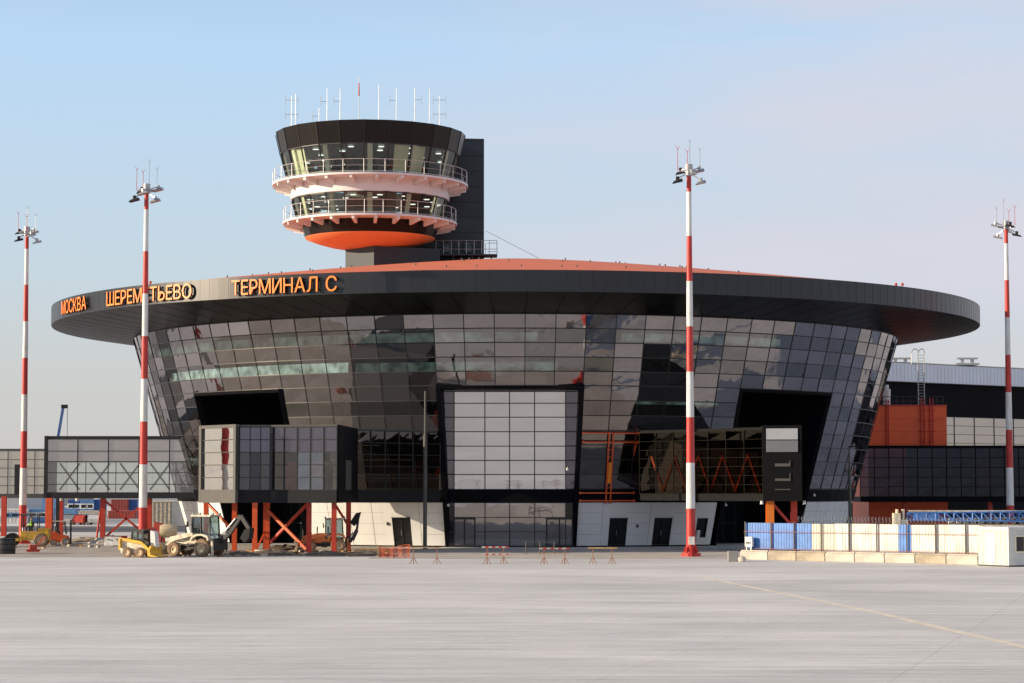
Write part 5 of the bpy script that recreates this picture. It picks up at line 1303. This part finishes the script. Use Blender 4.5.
heap(272, 170, 2.6, .45, MATS['dark_soil'], 'low dark soil heap at the feet of the orange legs')
heap(325, 169.5, 2.2, .35, MATS['dark_soil'], 'low dark soil heap before the orange backhoe')
heap(365, 168.5, 2.4, .4, MATS['dark_soil'], 'low dark soil heap left of the orange netting')
heap(240, 169.5, 1.8, .35, MATS['dark_soil'], 'small dark soil heap right of the cream backhoe')
db = MB()
for i in range(240):
    if i < 190: x = random.uniform(Xp(170, 168), Xp(400, 168)); y = random.uniform(166.5, 180)
    else: x = random.uniform(Xp(20, 200), Xp(150, 200)); y = random.uniform(190, 212)
    s = random.uniform(.06, .22); a_ = random.uniform(0, 3); u = Vector((math.cos(a_), math.sin(a_), 0)) * s * random.uniform(.6, 2.5); v = Vector((-math.sin(a_), math.cos(a_), 0)) * s * .7; c_ = Vector((x, y, 0)); H = Vector((random.uniform(-.05, .05), 0, s * random.uniform(.4, 1.1)))
    db.hexa([c_ - u - v, c_ + u - v, c_ + u + v, c_ - u + v, c_ - u * .7 - v * .6 + H, c_ + u * .8 - v * .7 + H, c_ + u * .6 + v * .8 + H, c_ - u * .8 + v * .6 + H], random.choice((0, 1, 2)))
tag(db.build('rubble', [M_block, M_block2, M_wood]), 'loose rubble and timber scraps scattered round the machines', 'rubble', kind='stuff')
def pbar(px, y, rz, m_, label):
    e = empty('plastic_barrier', (Xp(px, y, 0), y, 0), rz, label, 'plastic barrier', 'plastic road barriers on the building site')
    MB().extr([(-.28, 0), (.28, 0), (.24, .22), (.1, .35), (.08, .8), (-.08, .8), (-.1, .35), (-.24, .22)], -.75, .75).build('shell', m_, e, bevel=.02)
    for yy in (-.4, .4): MB().tube((-.2, yy, .55), (.2, yy, .55), .06, n=8).build('filler_cap', M_blackpaint, e)
pbar(119, 203, 1.9, M_machred, 'red plastic barrier right of the pale rubble heap'); pbar(113, 199, 1.5, M_whitepaint, 'white plastic barrier at the foot of the pale rubble heap')
# concrete ring by the legs
y = 172.5; CRg = MB().lathe([(.5, 0), (.75, 0), (.75, .35), (.5, .35)], (0, 0, 0), 24, closed=True).build('concrete_ring', M_block2); CRg.location = (Xp(264, y, 0), y, 0); tag(CRg, 'short pale concrete well ring at the foot of the orange legs', 'concrete ring')
# pipes stack
y = 171
pb = empty('timber_stack', (Xp(373, 174, 0), 174, 0), .1, 'low stack of dark timbers left of the orange netting', 'timber stack')
for i in range(5): MB().box(-1.5 + .1 * (i % 2), 1.4, -.5 + (i % 3) * .32, -.25 + (i % 3) * .32, .01 + (i // 3) * .2, .19 + (i // 3) * .2).build('timber', M_wood, pb)

# ------------------------------------------------------------------ far background on the left
def container(px0, px1, py0, y, m_, label, cat='container', windows=0, name='shipping_container', group=None, depth=6, wm=M_whitepaint):
    x0, x1 = Xp(px0, y, 2), Xp(px1, y, 2); zt = Zp(py0, y); r = empty(name, ((x0 + x1) / 2, y, 0), 0, label, cat, group); hw = (x1 - x0) / 2
    MB().box(-hw, hw, 0, depth, 0, zt).build('body', m_, r); m = MB(); n = max(4, int(hw * 2 / .5))
    for i in range(n): x = lerp(-hw, hw, (i + .2) / n); m.box(x, x + .2, -.06, 0, .1, zt - .1)
    m.build('ribs', m_, r)
    for i in range(windows):
        x = lerp(-hw, hw, (i + .5) / windows); wdo = MB().box(x - .7, x + .7, -.12, -.07, zt * .45, zt * .8).build('window', wm, r); MB().box(x - .45, x + .45, -.14, -.125, zt * .52, zt * .73).build('pane', G_dark, wdo)
    MB().box(-hw - .05, hw + .05, -.1, depth + .1, zt, zt + .12).build('roof_edge', m_, r)
gp = 'far site cabins and containers beyond the left gallery'
container(68, 80, 500.5, 430, M_bluedark, 'dark blue far cabin, left of the light blue one under the gallery', 'site cabin', 2, 'site_cabin', gp)
container(80.3, 93.5, 500.5, 428, M_bluelight, 'light blue far cabin with white windows under the left gallery', 'site cabin', 2, 'site_cabin', gp)
container(93.8, 101, 500, 429, M_bluedark, 'narrow dark blue far container right of the light blue cabin', group=gp)
container(111, 128, 500, 440, M_redcont, 'rust red far container seen through the crossed braces', group=gp)
container(128.3, 137, 500, 441, M_bluedark, 'dark blue far container right of the rust red one', group=gp)
container(76, 101, 511.5, 400, M_creampaint, 'long low cream shed before the blue far cabins', 'shed', 0, 'storage_shed', gp)
container(108, 136, 511.5, 385, M_redcont, 'low rust brown shed below the rust red far container', 'shed', 0, 'storage_shed', gp)
container(2, 28, 510, 330, M_whitepaint, 'white far cabin with small windows behind the leftmost mast', 'site cabin', 3, 'site_cabin', gp, wm=M_bluelight)
container(28, 47, 509.5, 331, M_bluelight, 'light blue far cabin row behind the orange leg', 'site cabin', 2, 'site_cabin', gp)
container(143, 172, 502, 300, M_creampaint, 'cream far building just left of the terminal base', 'building', 0, 'storage_building', gp, depth=20)
container(-40, 22, 494, 600, mat('pale_hangar', (.5, .5, .5), var=.1), 'wide pale grey hangar on the horizon at the left edge', 'hangar', 0, 'hangar', gp, depth=40)
container(36, 70, 495, 700, M_conc, 'grey hangar on the horizon behind the light blue cabins', 'hangar', 0, 'hangar', gp, depth=40)
container(98, 182, 494.5, 760, MATS['pale_hangar'], 'pale long hangar on the horizon behind the crossed braces', 'hangar', 0, 'hangar', gp, depth=40)
# parked cars, far
carm = [M_blackpaint, M_whitepaint, M_machred, M_galv, M_bluedark, M_darkgrey]
carn = ['black', 'white', 'red', 'silver', 'dark blue', 'grey']
def car(m_):
    r = empty('parked_car', (0, 0, 0)); MB().extr([(-2.1, .35), (2.1, .35), (2.15, .7), (1.9, .9), (1.1, .95), (.5, 1.4), (-1.2, 1.42), (-1.9, .98), (-2.15, .9)], -.85, .85).build('body', m_, r)
    MB().extr([(-1.1, .97), (.95, .97), (.45, 1.36), (-1.15, 1.37)], -.86, .86).build('window', G_dark, r)
    for sx in (-1.35, 1.35):
        for sy in (-.78, .78): MB().lathe([(.02, -.1), (.32, -.1), (.32, .1), (.02, .1)], (sx, sy, .32), 12, axis='y').build('wheel', M_tyre, r)
    return r
protos = [car(m_) for m_ in carm]
used = [0] * 6; i = 0
for row, (yc, px0, px1, n) in enumerate(((326, 64, 101, 4), (318, 67, 99, 3))):
    for j in range(n):
        k = (i * 5 + row) % 6; o = protos[k] if used[k] == 0 else copy_tree(protos[k]); used[k] += 1
        px = lerp(px0, px1, (j + .5) / n); o.location = (Xp(px, yc, 0), yc + random.uniform(-.5, .5), 0); o.rotation_euler = (0, 0, math.pi / 2 + random.uniform(-.2, .2))
        ordn = ['first', 'second', 'third', 'fourth', 'fifth', 'sixth', 'seventh', 'eighth', 'ninth', 'tenth', 'eleventh', 'twelfth'][j]
        tag(o, 'tiny %s parked car, %s from left, %s row under left gallery' % (carn[k], ordn, ['rear', 'front'][row]), 'car', 'cars parked far beyond the left gallery'); i += 1
# far mobile crane
yK = 360
KR = empty('mobile_crane', (Xp(52, yK, 0), yK, 0), 0, 'distant crane with slanting blue boom above the left gallery', 'crane')
b0_ = P(50, 485, yK); t0_ = P(63.3, 406.5, yK); off = Vector((Xp(52, yK, 0), yK, 0))
MB().beam(b0_ - off, lerp(b0_, t0_, .6) - off, .7, .7).beam(lerp(b0_, t0_, .55) - off, t0_ - off, .38, .45).build('boom', M_bluedark, KR)
q = t0_ - off; MB().box(q.x - .3, q.x + .7, -.3, .3, q.z - .3, q.z + .3).build('boom_head', M_darkgrey, KR)
MB().tube(q + Vector((.7, 0, 0)), q + Vector((.7, 0, -14)), .04, n=4).build('cable', M_blackpaint, KR)
MB().box(-4, 4, -1.3, 1.3, .8, 2.0).box(-1.5, 1.8, -1.1, 1.1, 2.0, 3.6).build('carrier', M_bluelight, KR)
for sx in (-3, -1.5, 1.5, 3):
    MB().lathe([(.02, -1.35), (.6, -1.35), (.6, 1.35), (.02, 1.35)], (sx, 0, .6), 14, axis='y').build('wheel', M_tyre, KR)
# guy wire from the tower shaft
wr = MB().tube(P(486, 231, 228), P(548, 263, 214), .02, n=4).build('guy_wire', M_galv); tag(wr, 'thin wire running from the dark lift shaft down to the orange roof', 'wire')
